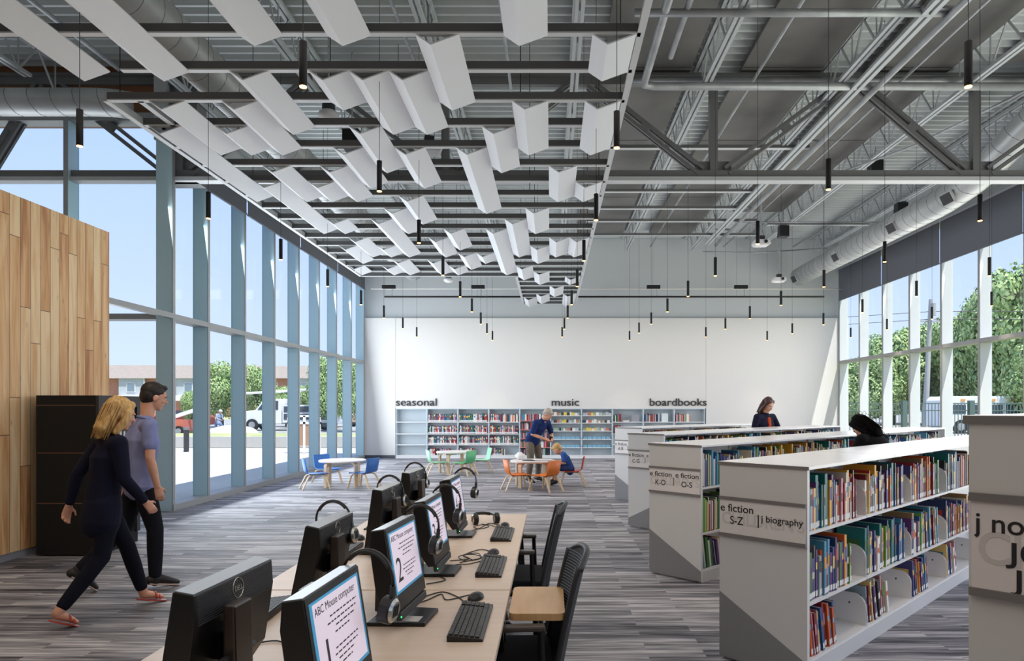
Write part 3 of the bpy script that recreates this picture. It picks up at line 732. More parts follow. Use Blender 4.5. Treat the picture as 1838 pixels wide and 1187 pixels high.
kb = keyboard(); ms = mouse()
KB = [(-.315, 2.72, 0, 'black keyboard near the table front before the large 1 screen'), (-.315, 3.66, 0, 'black keyboard just beyond the table seam on the chair side'), (-.32, 4.58, 0, 'black keyboard near the far end of the table on the chair side'),
      (-1.20, 2.80, PI + .03, 'black keyboard on the window side beside the front monitor'), (-1.22, 4.0, PI, 'black keyboard on the window side by the second monitor'), (-1.24, 5.0, PI, 'black keyboard on the window side at the far end')]
for i, (x, y, rz, lab) in enumerate(KB):
    if i == 0: kb.location = (x, y, .74); kb['label'] = lab; kb.rotation_euler = (0, 0, rz)
    else: copy_tree(kb, lab, (x, y, .74), rz)
MS = [(-.335, 3.06, 1.3, 'black mouse behind the nearest chair-side keyboard'), (-.335, 4.0, 1.4, 'black mouse behind the middle chair-side keyboard'), (-.33, 4.92, 1.4, 'black mouse behind the farthest chair-side keyboard'),
      (-1.24, 4.44, -1.2, 'black mouse on the window side by the third monitor')]
for i, (x, y, rz, lab) in enumerate(MS):
    if i == 0: ms.location = (x, y, .74); ms['label'] = lab; ms.rotation_euler = (0, 0, rz)
    else: copy_tree(ms, lab, (x, y, .74), rz)
def cable(label, pts, r=.0028):
    P = [Vector(p) for p in pts]; out = []
    for i in range(len(P) - 1):
        a = P[max(0, i - 1)]; b = P[i]; c = P[i + 1]; d = P[min(len(P) - 1, i + 2)]
        for q in range(6):
            u = q / 6; out.append(.5 * ((2 * b) + (c - a) * u + (2 * a - 5 * b + 4 * c - d) * u * u + (3 * b - a - 3 * c + d) * u ** 3))
    out.append(P[-1]); tag(MB().tube(out, r, 6).build('cable', M_black, None, True), label, 'cable', 'black cables on the tables')
z = .744
cable('black cable from the near mouse to the second monitor', [(-.34, 3.09, z + .01), (-.38, 3.1, z), (-.46, 3.03, z), (-.5, 3.12, z), (-.55, 3.02, z), (-.6, 2.95, z)])
cable('black cable from the near keyboard looping to the monitors', [(-.36, 2.94, z), (-.38, 3.0, z), (-.42, 3.08, z), (-.5, 3.16, z), (-.57, 3.08, z)])
cable('black cable from the middle mouse to the third monitor', [(-.34, 4.03, z), (-.42, 4.1, z), (-.5, 3.95, z), (-.46, 3.85, z), (-.56, 3.8, z)])
cable('tangled black cable coil beside the third monitor', [(-.44, 3.83, z), (-.5, 3.9, z + .01), (-.42, 3.95, z + .01), (-.40, 3.86, z), (-.47, 3.8, z), (-.52, 3.86, z + .01), (-.45, 3.92, z + .01), (-.39, 3.88, z), (-.5, 3.76, z)])
cable('black cable from the middle keyboard curving to the screens', [(-.38, 3.8, z), (-.45, 3.72, z), (-.52, 3.7, z), (-.58, 3.5, z), (-.52, 3.38, z), (-.6, 3.3, z)])
cable('tangled black cable beside the lying headphones', [(-.5, 5.0, z), (-.44, 4.9, z), (-.5, 4.8, z), (-.55, 4.9, z), (-.46, 4.98, z), (-.38, 4.85, z)])
cable('black cable from the far mouse to the fourth monitor', [(-.35, 4.93, z), (-.45, 5.02, z), (-.5, 4.82, z), (-.56, 4.72, z)])
cable('black cable drooping across the window-side tabletop', [(-1.19, 2.55, z), (-1.12, 2.45, z), (-1.0, 2.5, z), (-.88, 2.38, z), (-.7, 2.3, z)])
for i, (x, y) in enumerate([(-.93, 2.9), (-.93, 1.95), (-.95, 4.1), (-.98, 5.0)]):
    cable(['bundled cables behind the second window-side monitor', 'bundled cables behind the front window-side monitor', 'bundled cables behind the third window-side monitor', 'bundled cables behind the last window-side monitor'][i],
          [(x - .04, y + random.uniform(-.12, .12), .86 + random.uniform(-.06, .05)) for q in range(9)] + [(x + .1, y - .1, z)], .0035)
# shallow box at the table end
t = TH('paper_tray', 'small light wooden tray with papers beyond the far monitors', 'tray', (-.86, 5.33, .74))
B(-.14, .14, -.1, .1, 0, .09).build('tray', M_lwood, t, bevel=.004); B(-.12, .12, -.09, .09, .09, .105).build('papers', mat('paper', (224, 220, 214), .8), t)

# ------------------------------------------------------------------ office chairs (seat faces -x)
M_mesh = mat('charcoal_mesh', (38, 42, 50), .7)
M_seatf = mat('navy_black_fabric', (26, 28, 38), .9)
M_armg = mat('chair_frame_grey', (74, 66, 62), .4)
def office_chair(label, loc, rz):
    t = TH('office_chair', label, 'chair', loc, rz, 'office chairs at the computer tables')
    g = MB(); n = [(-.25, .43), (.20, .43), (.22, .455), (.2, .48), (-.22, .485), (-.26, .46)]
    g.prism(n, -.235, .235, 'y'); g.build('seat', M_seatf, t, bevel=.012)
    # back: shell curved in plan, leaning back
    g = MB(); NU, NV = 10, 12; vs = []; vs2 = []
    def P(u, v, off):
        w = .235 * (1 - .12 * v); y = u * w
        x = .19 + .12 * v ** 1.15 + (.05 * (1 - u * u)) + off; zz = .40 + .55 * v - .05 * (abs(u) ** 3) * (v > .95)
        return (x, y, zz)
    for off in (0, .012):
        for i in range(NV + 1):
            for j in range(NU + 1): vs.append(P(-1 + 2 * j / NU, i / NV, off))
    fs = []; K = (NU + 1) * (NV + 1)
    for i in range(NV):
        for j in range(NU):
            a = i * (NU + 1) + j; fs += [(a, a + 1, a + NU + 2, a + NU + 1), (K + a, K + a + NU + 1, K + a + NU + 2, K + a + 1)]
    g.add(vs, fs); g.build('backrest', M_mesh, t, True)
    rim = [P(-1, i / NV, .006) for i in range(NV + 1)] + [P(-1 + 2 * j / NU, 1, .006) for j in range(1, NU)] + [P(1, 1 - i / NV, .006) for i in range(NV + 1)]
    MB().tube(rim, .014, 8).build('back_frame', M_dgrey, t, True)
    g = MB()
    for q in range(1, 22):
        v = .42 + q * .024; g.tube([P(-.9 + 1.8 * s / 8, v, -.002) for s in range(9)], .002, 4)
    g.build('mesh_ribs', mat('mesh_rib', (88, 100, 104), .6), t)
    MB().bar((.12, 0, .42), (.24, 0, .42), .3, .03).build('back_support', M_black, t)
    for s in (-1, 1):
        MB().bar((-.22, s * .27, .675), (.16, s * .27, .675), .05, .025).build('armrest', M_armg, t, bevel=.008)
        MB().tube([(-.2, s * .27, .67), (-.12, s * .27, .4), (-.05, s * .25, .08)], [.014, .016, .014], 8).build('front_leg', M_armg, t)
        MB().tube([(.14, s * .27, .67), (.15, s * .26, .42), (.24, s * .25, .07)], [.014, .016, .014], 8).build('rear_leg', M_black, t)
        for x in (-.05, .24): MB().cyl((x, s * .25 - .015, .035), (x, s * .25 + .015, .035), .035, n=14).build('caster', M_blackm, t)
    MB().bar((-.18, 0, .405), (.2, 0, .405), .44, .04).build('seat_pan', M_black, t)
    return t
office_chair('black mesh-backed office chair with armrests tucked under the far table', (-.26, 4.62, 0), 0)
office_chair('black mesh-backed office chair near the table front holding a tan board', (-.20, 3.12, 0), R(4))
t = TH('wooden_board', 'tan rounded wooden board resting across the front chair armrests', 'board', (-.058, 3.13, .6885), 0)
g = MB(); pl = []
for cx, cy, a0 in ((.09, .19, 0), (-.09, .19, 90), (-.09, -.19, 180), (.09, -.19, 270)):
    for q in range(5): a = R(a0 + q * 22.5); pl.append((cx + .03 * math.cos(a), cy + .03 * math.sin(a)))
g.prism(pl, 0, .03, 'z').build('board', M_tanwood, t)

# ================================================================== KIDS TABLES AND CHAIRS
def kid_table(label, loc, rz, r=.46, h=.53):
    t = TH('round_table', label, 'table', loc, rz, 'low round tables')
    MB().cyl((0, 0, h - .028), (0, 0, h), r, n=48).build('tabletop', mat('table_white', (222, 216, 214), .35), t, bevel=.004)
    MB().cyl((0, 0, h - .034), (0, 0, h - .028), r * .985, n=48).build('edge_ply', M_lwood, t)
    for k in range(4):
        a = PI / 4 + k * PI / 2; c, s = math.cos(a), math.sin(a); q = r - .07
        g = MB(); g.M = Matrix.Rotation(a, 4, 'Z')
        g.prism([(q - .0, 0), (q + .035, 0), (q + .035, h - .1), (q + .02, h - .06), (q - .03, h - .034), (q - .1, h - .034), (q - .08, h - .06), (q - .015, h - .09), (q, h - .12)], -.04, .04, 'y')
        g.build('leg', M_lwood, t)
    return t
kid_table('low round table with blue chairs beside the left glazing', (-4.22, 13.85, 0), .2)
kid_table('low round table with green chairs before the wall shelves', (-2.3, 16.5, 0), .5)
kid_table('low round table with orange chairs where the boy sits', (-.36, 13.75, 0), .15, .45)
def kid_chair(label, loc, rz, m, hs=.30, group=None):
    # faces +x
    t = TH('kids_chair', label, 'chair', loc, rz, group); t.scale = (1.22, 1.18, 1)
    g = MB(); pts = [(.17, hs - .01), (.155, hs + .005), (-.08, hs - .005), (-.14, hs + .01), (-.17, hs + .05), (-.21, hs + .29)]
    NU = 6; vs = []; fs = []
    for off in (0, .012):
        for i, (x, z) in enumerate(pts):
            w = [.17, .175, .165, .155, .16, .16][i]
            for j in range(NU + 1):
                u = -1 + 2 * j / NU; cur = (.02 * u * u) if i >= 4 else 0
                vs.append((x + cur - (off if i >= 4 else 0), u * w, z - (off if i < 4 else off * .4) + (.008 * u * u if i < 4 else 0)))
    n = len(pts) * (NU + 1)
    for i in range(len(pts) - 1):
        for j in range(NU):
            a = i * (NU + 1) + j; fs += [(a, a + 1, a + NU + 2, a + NU + 1), (n + a, n + a + NU + 1, n + a + NU + 2, n + a + 1)]
    for i in range(len(pts) - 1):
        for j in (0, NU): a = i * (NU + 1) + j; fs.append((a, a + NU + 1, n + a + NU + 1, n + a))
    for j in range(NU):
        for i in (0, len(pts) - 1): a = i * (NU + 1) + j; fs.append((a, a + 1, n + a + 1, n + a))
    # split: seat rows 0-3, backrest rows 3-5
    seat = MB().add(vs, [f for f in fs if all(((k % n) // (NU + 1)) <= 3 for k in f)]); seat.build('seat', m, t, True)
    back = MB().add(vs, [f for f in fs if all(((k % n) // (NU + 1)) >= 3 for k in f)]); back.build('backrest', m, t, True)
    for sx, ex in ((1, .19), (-1, -.23)):
        for s in (-1, 1):
            g = MB().tube([(sx * .04, s * .09, hs - .022), (sx * .11, s * .125, hs - .03), (sx * .14, s * .14, hs - .06), (ex, s * .17, 0)], [.02, .021, .023, .02], 8, lat=(0, 1, 0), b=[.009, .011, .014, .013])
            g.build('leg', M_lwood, t)
    g = MB().box(-.12, .12, -.1, .1, hs - .024, hs - .014); g.build('seat_support', M_lwood, t)
    return t
cB = mat('chair_blue', (30, 100, 176), .45); cG = mat('chair_green', (98, 190, 130), .45); cG2 = mat('chair_mint', (158, 222, 186), .45); cO = mat('chair_orange', (226, 118, 34), .45); cR = mat('chair_red', (186, 60, 34), .45)
GC = 'kids chairs round the low tables'
kid_chair('blue plywood kids chair at the window-side end of its table', (-4.60, 13.4, 0), R(28), cB, group=GC)
kid_chair('blue plywood kids chair behind its table near the glazing', (-4.72, 14.45, 0), R(-40), cB, group=GC)
kid_chair('blue plywood kids chair on the shelf side of its table', (-3.72, 13.6, 0), R(158), cB, group=GC)
kid_chair('mint green kids chair on the window side of its table', (-2.66, 16.1, 0), R(22), cG2, group=GC)
kid_chair('mid green kids chair with its back to the room', (-2.03, 15.95, 0), R(150), cG, group=GC)
kid_chair('pale mint kids chair behind the green chairs table', (-1.72, 16.85, 0), R(200), cG2, group=GC)
kid_chair('orange kids chair on the window side of its table', (-.64, 13.2, 0), R(18), cO, group=GC)
kid_chair('orange kids chair with its back to the room', (-.1, 13.05, 0), R(140), cO, group=GC)
kid_chair('red-orange kids chair the boy is sitting on', (.44, 13.95, 0), R(176), cR, group=GC)
# things on the orange table
t = TH('open_book', 'open book lying flat on the orange chairs table', 'book', (-.16, 13.8, .53), .3)
B(-.2, 0, -.13, .13, 0, .012).build('page_stack', mat('paper', (224, 220, 214), .8), t); B(0.002, .2, -.13, .13, 0, .01).build('page_stack', mat('paper', (224, 220, 214), .8), t); B(-.205, .205, -.135, .135, -.0, .003).build('cover', M_black, t)
t = TH('tablet', 'flat black tablet on the orange chairs table', 'tablet', (-.42, 13.68, .53), -.2); B(-.13, .13, -.09, .09, 0, .01).build('body', M_black, t, bevel=.003)
t = TH('crumpled_paper', 'white crumpled paper on the orange chairs table', 'paper', (-.62, 13.9, .53)); g = MB().ell((0, 0, .07), (.10, .09, .075), n=10, m=8)
g.v = [(a * random.uniform(.85, 1.1), b * random.uniform(.85, 1.1), max(0, c * random.uniform(.85, 1.1))) for a, b, c in g.v]; g.build('paper', mat('paper_white', (236, 236, 236), .8), t)

# ================================================================== FREESTANDING BOOK STACKS
W_ = .575
DV = Vector((math.sqrt(.5), math.sqrt(.5), 0))
PALC = [(176, 44, 40), (206, 92, 40), (222, 164, 48), (60, 110, 60), (36, 84, 140), (34, 48, 92), (92, 52, 110), (210, 204, 190), (236, 232, 224), (40, 40, 44), (120, 30, 44), (70, 140, 170), (150, 170, 180), (150, 120, 80), (20, 110, 110), (196, 140, 150), (110, 160, 60), (90, 90, 96), (230, 200, 120), (60, 60, 120)]
PALN = ['red', 'orange', 'yellow', 'green', 'blue', 'navy', 'purple', 'cream', 'white', 'black', 'maroon', 'sky blue', 'grey-blue', 'tan', 'teal', 'pink', 'lime', 'grey', 'pale yellow', 'indigo']
M_page = mat('page_paper', (214, 206, 190), .9)
M_tag = mat('spine_tag', (226, 226, 224), .6)
def bkmat(i): return mat('book_' + PALN[i].replace(' ', '_'), PALC[i], .45)
BOOKS = []
rb = random.Random(3)
for i in range(60):
    ci = i % 20; th = rb.choice([.010, .012, .015, .018, .024, .030, .036]); ht = rb.uniform(.23, .34); dp = rb.uniform(.18, .235)
    # local: x thickness (centre), y from spine (0) inward (+), z up
    g = MB().box(-th / 2, -th / 2 + .002, 0, dp, 0, ht).box(th / 2 - .002, th / 2, 0, dp, 0, ht).box(-th / 2 + .002, th / 2 - .002, 0, .002, 0, ht)
    c2 = (ci * 7 + 5) % 20
    z0 = ht * rb.uniform(.45, .6); g.box(-th / 2 + .0015, th / 2 - .0015, -.0006, 0, z0, z0 + ht * rb.uniform(.08, .3), 1)
    # cover art block on the side face
    g.box(-th / 2 - .0006, -th / 2, .03, dp - .03, ht * .25, ht * .75, 1)
    g.box(th / 2, th / 2 + .0006, .03, dp - .03, ht * .3, ht * .8, 1)
    cov = g.mesh('picture_book', [bkmat(ci), bkmat(c2)])
    pg = MB().box(-th / 2 + .002, th / 2 - .002, .002, dp - .005, .003, ht - .003).mesh('page_block', M_page)
    tg = MB().box(-th / 2 + .001, th / 2 - .001, -.0014, -.0004, .012, .045).mesh('spine_label', M_tag)
    BOOKS.append((ci, th, ht, dp, cov, pg, tg))
def thick(th): return 'thin' if th <= .012 else ('thick' if th >= .03 else 'slim')
STUFF = MB(); STUFFM = [bkmat(i) for i in range(20)] + [M_page]
n_ind = [0]
SHELFN = ['bottom', 'middle', 'top']
def put_book(Mw, bi, ind, label, lean=0, hs=1.):
    ci, th, ht, dp, cov, pg, tg = BOOKS[bi]
    Mx = Mw @ Matrix.Rotation(lean, 4, 'Y') @ Matrix.Diagonal((1, 1, hs, 1))
    if ind:
        o = bpy.data.objects.new('picture_book', cov); COL.objects.link(o); o.matrix_world = Mx
        tag(o, label, 'book', 'picture books on the freestanding stacks')
        for nm, me in (('page_block', pg), ('spine_label', tg)):
            c = bpy.data.objects.new(nm, me); COL.objects.link(c); c.parent = o
    else:
        g = MB(); g.M = Mx; g.box(-th / 2, th / 2, 0, dp, 0, ht, ci); g.box(-th / 2 + .002, th / 2 - .002, -.0003, dp + .001, .01, ht + .001, 20 if bi % 3 == 0 else ci)
        STUFF.v, n = STUFF.v, len(STUFF.v); STUFF.v += g.v; STUFF.f += [tuple(i + n for i in f) for f in g.f]; STUFF.m += g.m

def stack(label, A, nb, txt, tri, H=1.255, sign=(.803, 1.021), fill=None, ind_bays=0, tag_='', bay=.92, base_h=.1, shelves=(.115, .449, .866)):
    """A: corner of end panel; local x along the stack, the visible side is y=-W_"""
    t = TH('book_stack', label, 'bookcase', (A[0], A[1], 0), R(45), 'freestanding white book stacks')
    L = nb * bay
    # end panel with its slanted grey foot
    B(-.03, 0, -W_, 0, .02, H - .02).build('end_panel', M_shelf, t)
    if tri == 1: poly = [(0, .02), (-W_, .02), (-W_, .11), (0, .43)]
    else: poly = [(0, .02), (-W_, .02), (-W_, .40), (0, .12)]
    g = MB().prism([(a, b) for a, b in poly], -.033, -.0295, 'x'); g.build('slanted_foot', M_shelfgrey, t)
    B(-.035, L, -W_ - .012, .012, H - .02, H).build('worktop', mat('worktop_white', (232, 231, 231), .22), t, bevel=.002)
    B(-.036, -.0345, -W_ - .012, .012, H - .021, H - .001).build('front_edge', M_clip, t)
    g = MB()
    for b_ in range(1, nb, 2): g.box(b_ * bay * 1 + bay * .5 - .0015, b_ * bay + bay * .5 + .0015, -W_ - .0125, .0125, H - .019, H + .0004)
    g.build('worktop_joint', M_clip, t)
    B(0, L, -W_ / 2 - .012, -W_ / 2 + .012, base_h, H - .02).build('centre_panel', M_shelf, t)
    B(0, L, -W_ + .01, -.01, 0, base_h).build('plinth', mat('plinth_light', (206, 206, 206), .4), t)
    B(L - .005, L + .02, -W_, 0, .02, H - .02).build('end_panel', M_shelf, t)
    for b_ in range(nb + 1):
        x = min(max(b_ * bay, .012), L - .012)
        B(x - .012, x + .012, -W_ / 2 - .03, -W_ / 2 + .03, base_h, H - .02).build('upright', M_shelf, t)
    for si, sh in enumerate(shelves):
        for b_ in range(nb):
            x0, x1 = b_ * bay + .004, (b_ + 1) * bay - .004
            B(x0, x1, -W_ + .015, -W_ / 2 - .014, sh - .018, sh).build('shelf', M_shelf, t)
            for x in (x0, x1 - .003):
                g = MB().prism([(-W_ + .02, sh - .01), (-W_ / 2 - .016, sh - .01), (-W_ / 2 - .016, sh + .21)] + [(-W_ + .11 - .09 * math.sin(a), sh + .12 + .09 * math.cos(a)) for a in [PI / 2 * q / 7 for q in range(8)]], x, x + .003, 'x'); br_ = g.build('shelf_bracket', M_shelf, t)
                MB().cyl((x - .001, -W_ + .13, sh + .14), (x + .004, -W_ + .13, sh + .14), .007, n=8).build('hole', M_dgrey, br_)
    # sign
    z0, z1 = sign
    s = B(-.040, -.0345, -W_ + .008, -.008, z0, z1).build('sign_plate', M_sign, t)
    B(-.046, -.034, -W_ + .003, -.003, z1 - .004, z1 + .016).build('sign_rail', M_clip, t); B(-.046, -.034, -W_ + .003, -.003, z0 - .016, z0 + .004).build('sign_rail', M_clip, t)
    for (s_, y, z, size, w, m, al) in txt:
        text_obj('sign_text', s_, size, m, (-.0405 - (.0004 if m is M_ink else 0), y, z), (PI / 2, 0, -PI / 2), t, .0004, al, .0006 if m is M_ink else .0016, w)
    return t
def fill_stack(A, nb, ind, tagname, shelves=(.115, .449, .866), bay=.92, rows=(0, 1, 2), x_from=0, seed=1, density=1.):
    rn = random.Random(seed)
    Mst = Matrix.Translation((A[0], A[1], 0)) @ Matrix.Rotation(R(45), 4, 'Z')
    for r_ in rows:
        for b_ in range(nb):
            x = b_ * bay + .012 + x_from; xe = (b_ + 1) * bay - .012
            stop = xe - (rn.uniform(.05, .24) if r_ else rn.uniform(.34, .52))
            k = 0; lean_run = r_ == 0 or rn.random() < .25
            if r_ == 0: x += .058
            while x < stop:
                bi = rn.randrange(60)
                ci, th, ht, dp = BOOKS[bi][:4]
                if r_ == 0 and ht > .32: bi = (bi + 7) % 60; ci, th, ht, dp = BOOKS[bi][:4]
                hs = min(1., .335 / ht) if r_ else min(1., .29 / ht)
                lean = 0; adv = th + rn.uniform(.0, .0025)
                if r_ == 0 and b_ * bay < 99: lean = -rn.uniform(.12, .22); adv = th + .012
                elif lean_run and k > 14: lean = -.09; adv += .003
                if x + adv > stop + .02: break
                yf = -W_ + .022 + rn.uniform(0, .018)
                isind = ind > b_ and n_ind[0] < 300
                n_th = ORD[k] if k < len(ORD) else 'far'
                lab = f'{thick(th)} {PALN[ci]} picture book, {n_th} along the {SHELFN[r_]} shelf, {ORD[b_]} bay of the {tagname} stack'
                px = x + th / 2
                if lean: px = x + th / 2 + 0.0
                zz = shelves[r_] + (abs(math.sin(lean)) * th / 2 if lean else 0)
                Mw = Mst @ Matrix.Translation((px + (math.sin(-lean) * 0), yf, zz))
                put_book(Mw, bi, isind, lab, lean, hs); n_ind[0] += isind
                x += adv; k += 1
AS = (1.10, 4.375); AK = (.975, 6.60); AC = (1.063, 9.15); AA = (1.14, 11.85); AJ = (1.05, 1.70)
TX = lambda L1, L2, big=None: L1
GHOST = ("CHILDREN'S", -.02, .868, .105, .54, M_faint, 'LEFT')
stack('white book stack signed e fiction S-Z and j biography', AS, 7, [GHOST, ('e fiction', -.012, .945, .068, .225, M_ink, 'LEFT'), ('S-Z', -.08, .868, .072, .09, M_ink, 'LEFT'), ('|', -.262, .885, .085, None, M_ink, 'LEFT'), ('j biography', -.292, .905, .056, .265, M_ink, 'LEFT')], 1)
stack('white book stack signed e fiction K-O and O-S', AK, 8, [GHOST, ('e fiction', -.012, .945, .066, .25, M_ink, 'LEFT'), ('K-O', -.075, .862, .072, .115, M_ink, 'LEFT'), ('|', -.275, .885, .085, None, M_ink, 'LEFT'), ('e fiction', -.305, .945, .066, .25, M_ink, 'LEFT'), ('O-S', -.37, .862, .072, .115, M_ink, 'LEFT')], 1)
stack('white book stack signed e fiction C-G', AC, 6, [GHOST, ('e fiction', -.012, .945, .066, .25, M_ink, 'LEFT'), ('C-G', -.075, .862, .072, .115, M_ink, 'LEFT'), ('|', -.275, .885, .085, None, M_ink, 'LEFT'), ('e fiction', -.305, .945, .066, .25, M_ink, 'LEFT')], 2)
stack('white book stack signed e fiction A-B, farthest of the stacks', AA, 5, [GHOST, ('e fiction', -.012, .945, .066, .25, M_ink, 'LEFT'), ('A-B', -.075, .862, .072, .115, M_ink, 'LEFT'), ('|', -.275, .885, .085, None, M_ink, 'LEFT')], 1)
stack('tall white book stack signed j nonfiction at the picture edge', AJ, 2, [("CHILDREN'S", -.02, 1.225, .11, .54, M_faint, 'LEFT'), ('j nonfiction', -.015, 1.30, .066, .30, M_ink, 'LEFT'), ('J0', -.085, 1.235, .066, .07, M_ink, 'LEFT'), ('J4', -.095, 1.172, .066, .07, M_ink, 'LEFT')], 1, H=1.58, sign=(1.158, 1.376), shelves=(.115, .55, .98))
fill_stack(AS, 4, 4, 'S-Z', seed=5)
fill_stack(AK, 2, 0, 'K-O', rows=(0, 1), seed=6)
fill_stack(AK, 8, 0, 'K-O', rows=(2,), seed=7)
fill_stack(AC, 6, 0, 'C-G', rows=(2,), seed=8)
fill_stack(AA, 4, 0, 'A-B', rows=(2,), seed=9)
o = STUFF.build('picture_books_beyond', STUFFM)
o.name = 'picture_books'; tag(o, 'the remaining picture books on the farther white stacks', 'books', None, 'stuff')

# ================================================================== WALL SHELVES
XW0 = PX(710.5, YB); UW = (PX(1266, YB) - XW0) / 10
YF = YB + .01
lev4 = [.10, .43, .77, 1.14]
LIB = []
rb = random.Random(11)
WP = [0, 10, 8, 12, 7, 15, 14, 11, 4, 5, 9, 17, 7, 8, 15, 0, 1, 3]
for i in range(36):
    ci = WP[i % 18]; th = rb.choice([.022, .026, .03, .036]); ht = rb.uniform(.2, .27)
    g = MB().box(-th / 2, th / 2, 0, .15, 0, ht); z0 = ht * rb.uniform(.5, .7); g.box(-th / 2 + .001, th / 2 - .001, -.001, 0, z0, z0 + .05, 1)
    g.box(-th / 2 + .002, th / 2 - .002, -.001, 0, .01, .05, 2)
    LIB.append((ci, th, ht, g.mesh('library_book', [bkmat(ci), bkmat((ci * 3 + 7) % 20), M_tag])))
lib_n = [0]; LST = MB()
UN = ['empty seasonal', 'second', 'third', 'fourth', 'fifth red-labelled', 'first music', 'second music', 'first boardbooks', 'second boardbooks', 'last boardbooks']
def lib_book(x, z, k, lab, rn, lean=0, ind=True, hs=1.):
    bi = rn.randrange(36); ci, th, ht, me = LIB[bi]; Mx = Matrix.Translation((x + th / 2, YF + .035, z)) @ Matrix.Rotation(lean, 4, 'Y') @ Matrix.Diagonal((1, 1, hs, 1))
    if ind and lib_n[0] < 300:
        o = bpy.data.objects.new('library_book', me); COL.objects.link(o); o.matrix_world = Mx; lib_n[0] += 1
        tag(o, f'{PALN[ci]} spine-out book, {lab}', 'book', 'library books on the back wall shelves')
    else:
        g = MB(); g.M = Mx; g.box(-th / 2, th / 2, 0, .15, 0, ht, ci); n = len(LST.v); LST.v += g.v; LST.f += [tuple(i + n for i in f) for f in g.f]; LST.m += g.m
    return th + .0015
RN5 = ['bottom', 'second lowest', 'middle', 'second highest', 'top']; RN4 = ['bottom', 'lower', 'upper', 'top']
rn = random.Random(21)
for u in range(10):
    x0 = XW0 + u * UW; t = TH('wall_shelving', f'pale steel wall shelving unit, {UN[u]} unit', 'bookcase', (x0, YF, 0), 0, 'wall shelving units')
    B(0, .02, 0, .3, 0, 1.55).build('side_panel', M_shelfblue, t); B(UW - .02, UW, 0, .3, 0, 1.55).build('side_panel', M_shelfblue, t)
    B(.02, UW - .02, .30, .32, 0, 1.55).build('back_panel', M_shelfblue, t); B(0, UW, -.01, .3, 1.53, 1.56).build('top_panel', M_shelfblue, t)
    B(.0, UW, -.02, .3, 0, .10).build('base_shelf', mat('worktop_white', (232, 231, 231), .22), t)
    lv = lev4 if u < 4 or u > 6 else ([.34, .62, .90, 1.18] if u == 4 else [.12, .37, .62, .88, 1.13, 1.36])
    if u in (5, 6): lv = [.34, .60, .86, 1.11, 1.34]
    for z in lv[0 if u in (4, 5, 6) else 1:]:
        B(.02, UW - .02, -.01, .3, z - .022, z).build('shelf', mat('worktop_white', (232, 231, 231), .22), t)
        if u == 4: B(.02, UW - .02, -.014, -.01, z - .018, z - .002).build('label_strip', mat('red_strip', (210, 50, 50), .5), t)
    # contents
    if u in (1, 2, 3):
        for r_ in range(4):
            x = x0 + .03; k = 0; end = x0 + UW - .03
            if r_ == 0: end = x0 + (.75 if u == 1 else .55) * UW
            while x < end - .03:
                ln = -.12 if (r_ == 1 and rn.random() < .0) else 0
                x += lib_book(x, lev4[r_], k, f'{ORD[min(k,48)]} on the {RN4[r_]} shelf of the {UN[u]} wall unit', rn, (-.1 if r_ == 1 and k > 18 else 0), True, 1. if r_ else .85); k += 1
                if r_ == 0 and rn.random() < .12: x += .06
    if u == 4:
        for r_, z in enumerate([.10] + lv):
            x = x0 + .03; k = 0
            while x < x0 + UW - .12: x += lib_book(x, z, k, f'{ORD[k]} on the {RN5[r_]} shelf of the {UN[u]} wall unit', rn, 0, True, .8); k += 1
    if u in (5, 6):
        for r_ in range(2, 5):
            x = x0 + .04; k = 0
            while x < x0 + UW - .1:
                w = rn.uniform(.05, .11); c = rn.choice([(226, 222, 214), (222, 196, 90), (196, 120, 100), (180, 186, 190), (230, 226, 222), (60, 62, 66), (150, 170, 150)])
                m = mat('case_%d_%d_%d' % c, c, .5)
                o = MB().box(0, w - .006, 0, .12, 0, rn.uniform(.07, .11)).build('disc_case', m); o.location = (x, YF + .03, lv[r_])
                tag(o, f'upright media case, {ORD[k]} on the {["","","third","second","top"][r_]} shelf of the {UN[u]} unit', 'media case', 'media cases on the music shelves')
                x += w; k += 1
        for r_ in (0, 1):
            for q in range(6):
                o = MB().box(0, .13, 0, .10, 0, .08).build('disc_case', mat('case_blue', (128, 176, 200), .5)); o.location = (x0 + .05 + q * .145, YF + .05, lv[r_])
                tag(o, f'pale blue media case, {ORD[q]} on the {["lowest", "second lowest"][r_]} shelf of the {UN[u]} unit', 'media case', 'media cases on the music shelves')
    if u > 6:
        for r_ in (3, 2):
            x = x0 + .06; k = 0; end = x0 + (.5 if r_ == 3 else .35) * UW
            if u == 7: end = x0 + .28 * UW
            while x < end: x += lib_book(x, lev4[r_], k, f'{ORD[k]} on the {RN4[r_]} shelf of the {UN[u]} unit', rn, 0, True, 1.); k += 1
o = None
if LST.v:
    o = LST.build('library_books', [bkmat(i) for i in range(20)]); tag(o, 'remaining spine-out books on the back wall shelves', 'books', None, 'stuff')
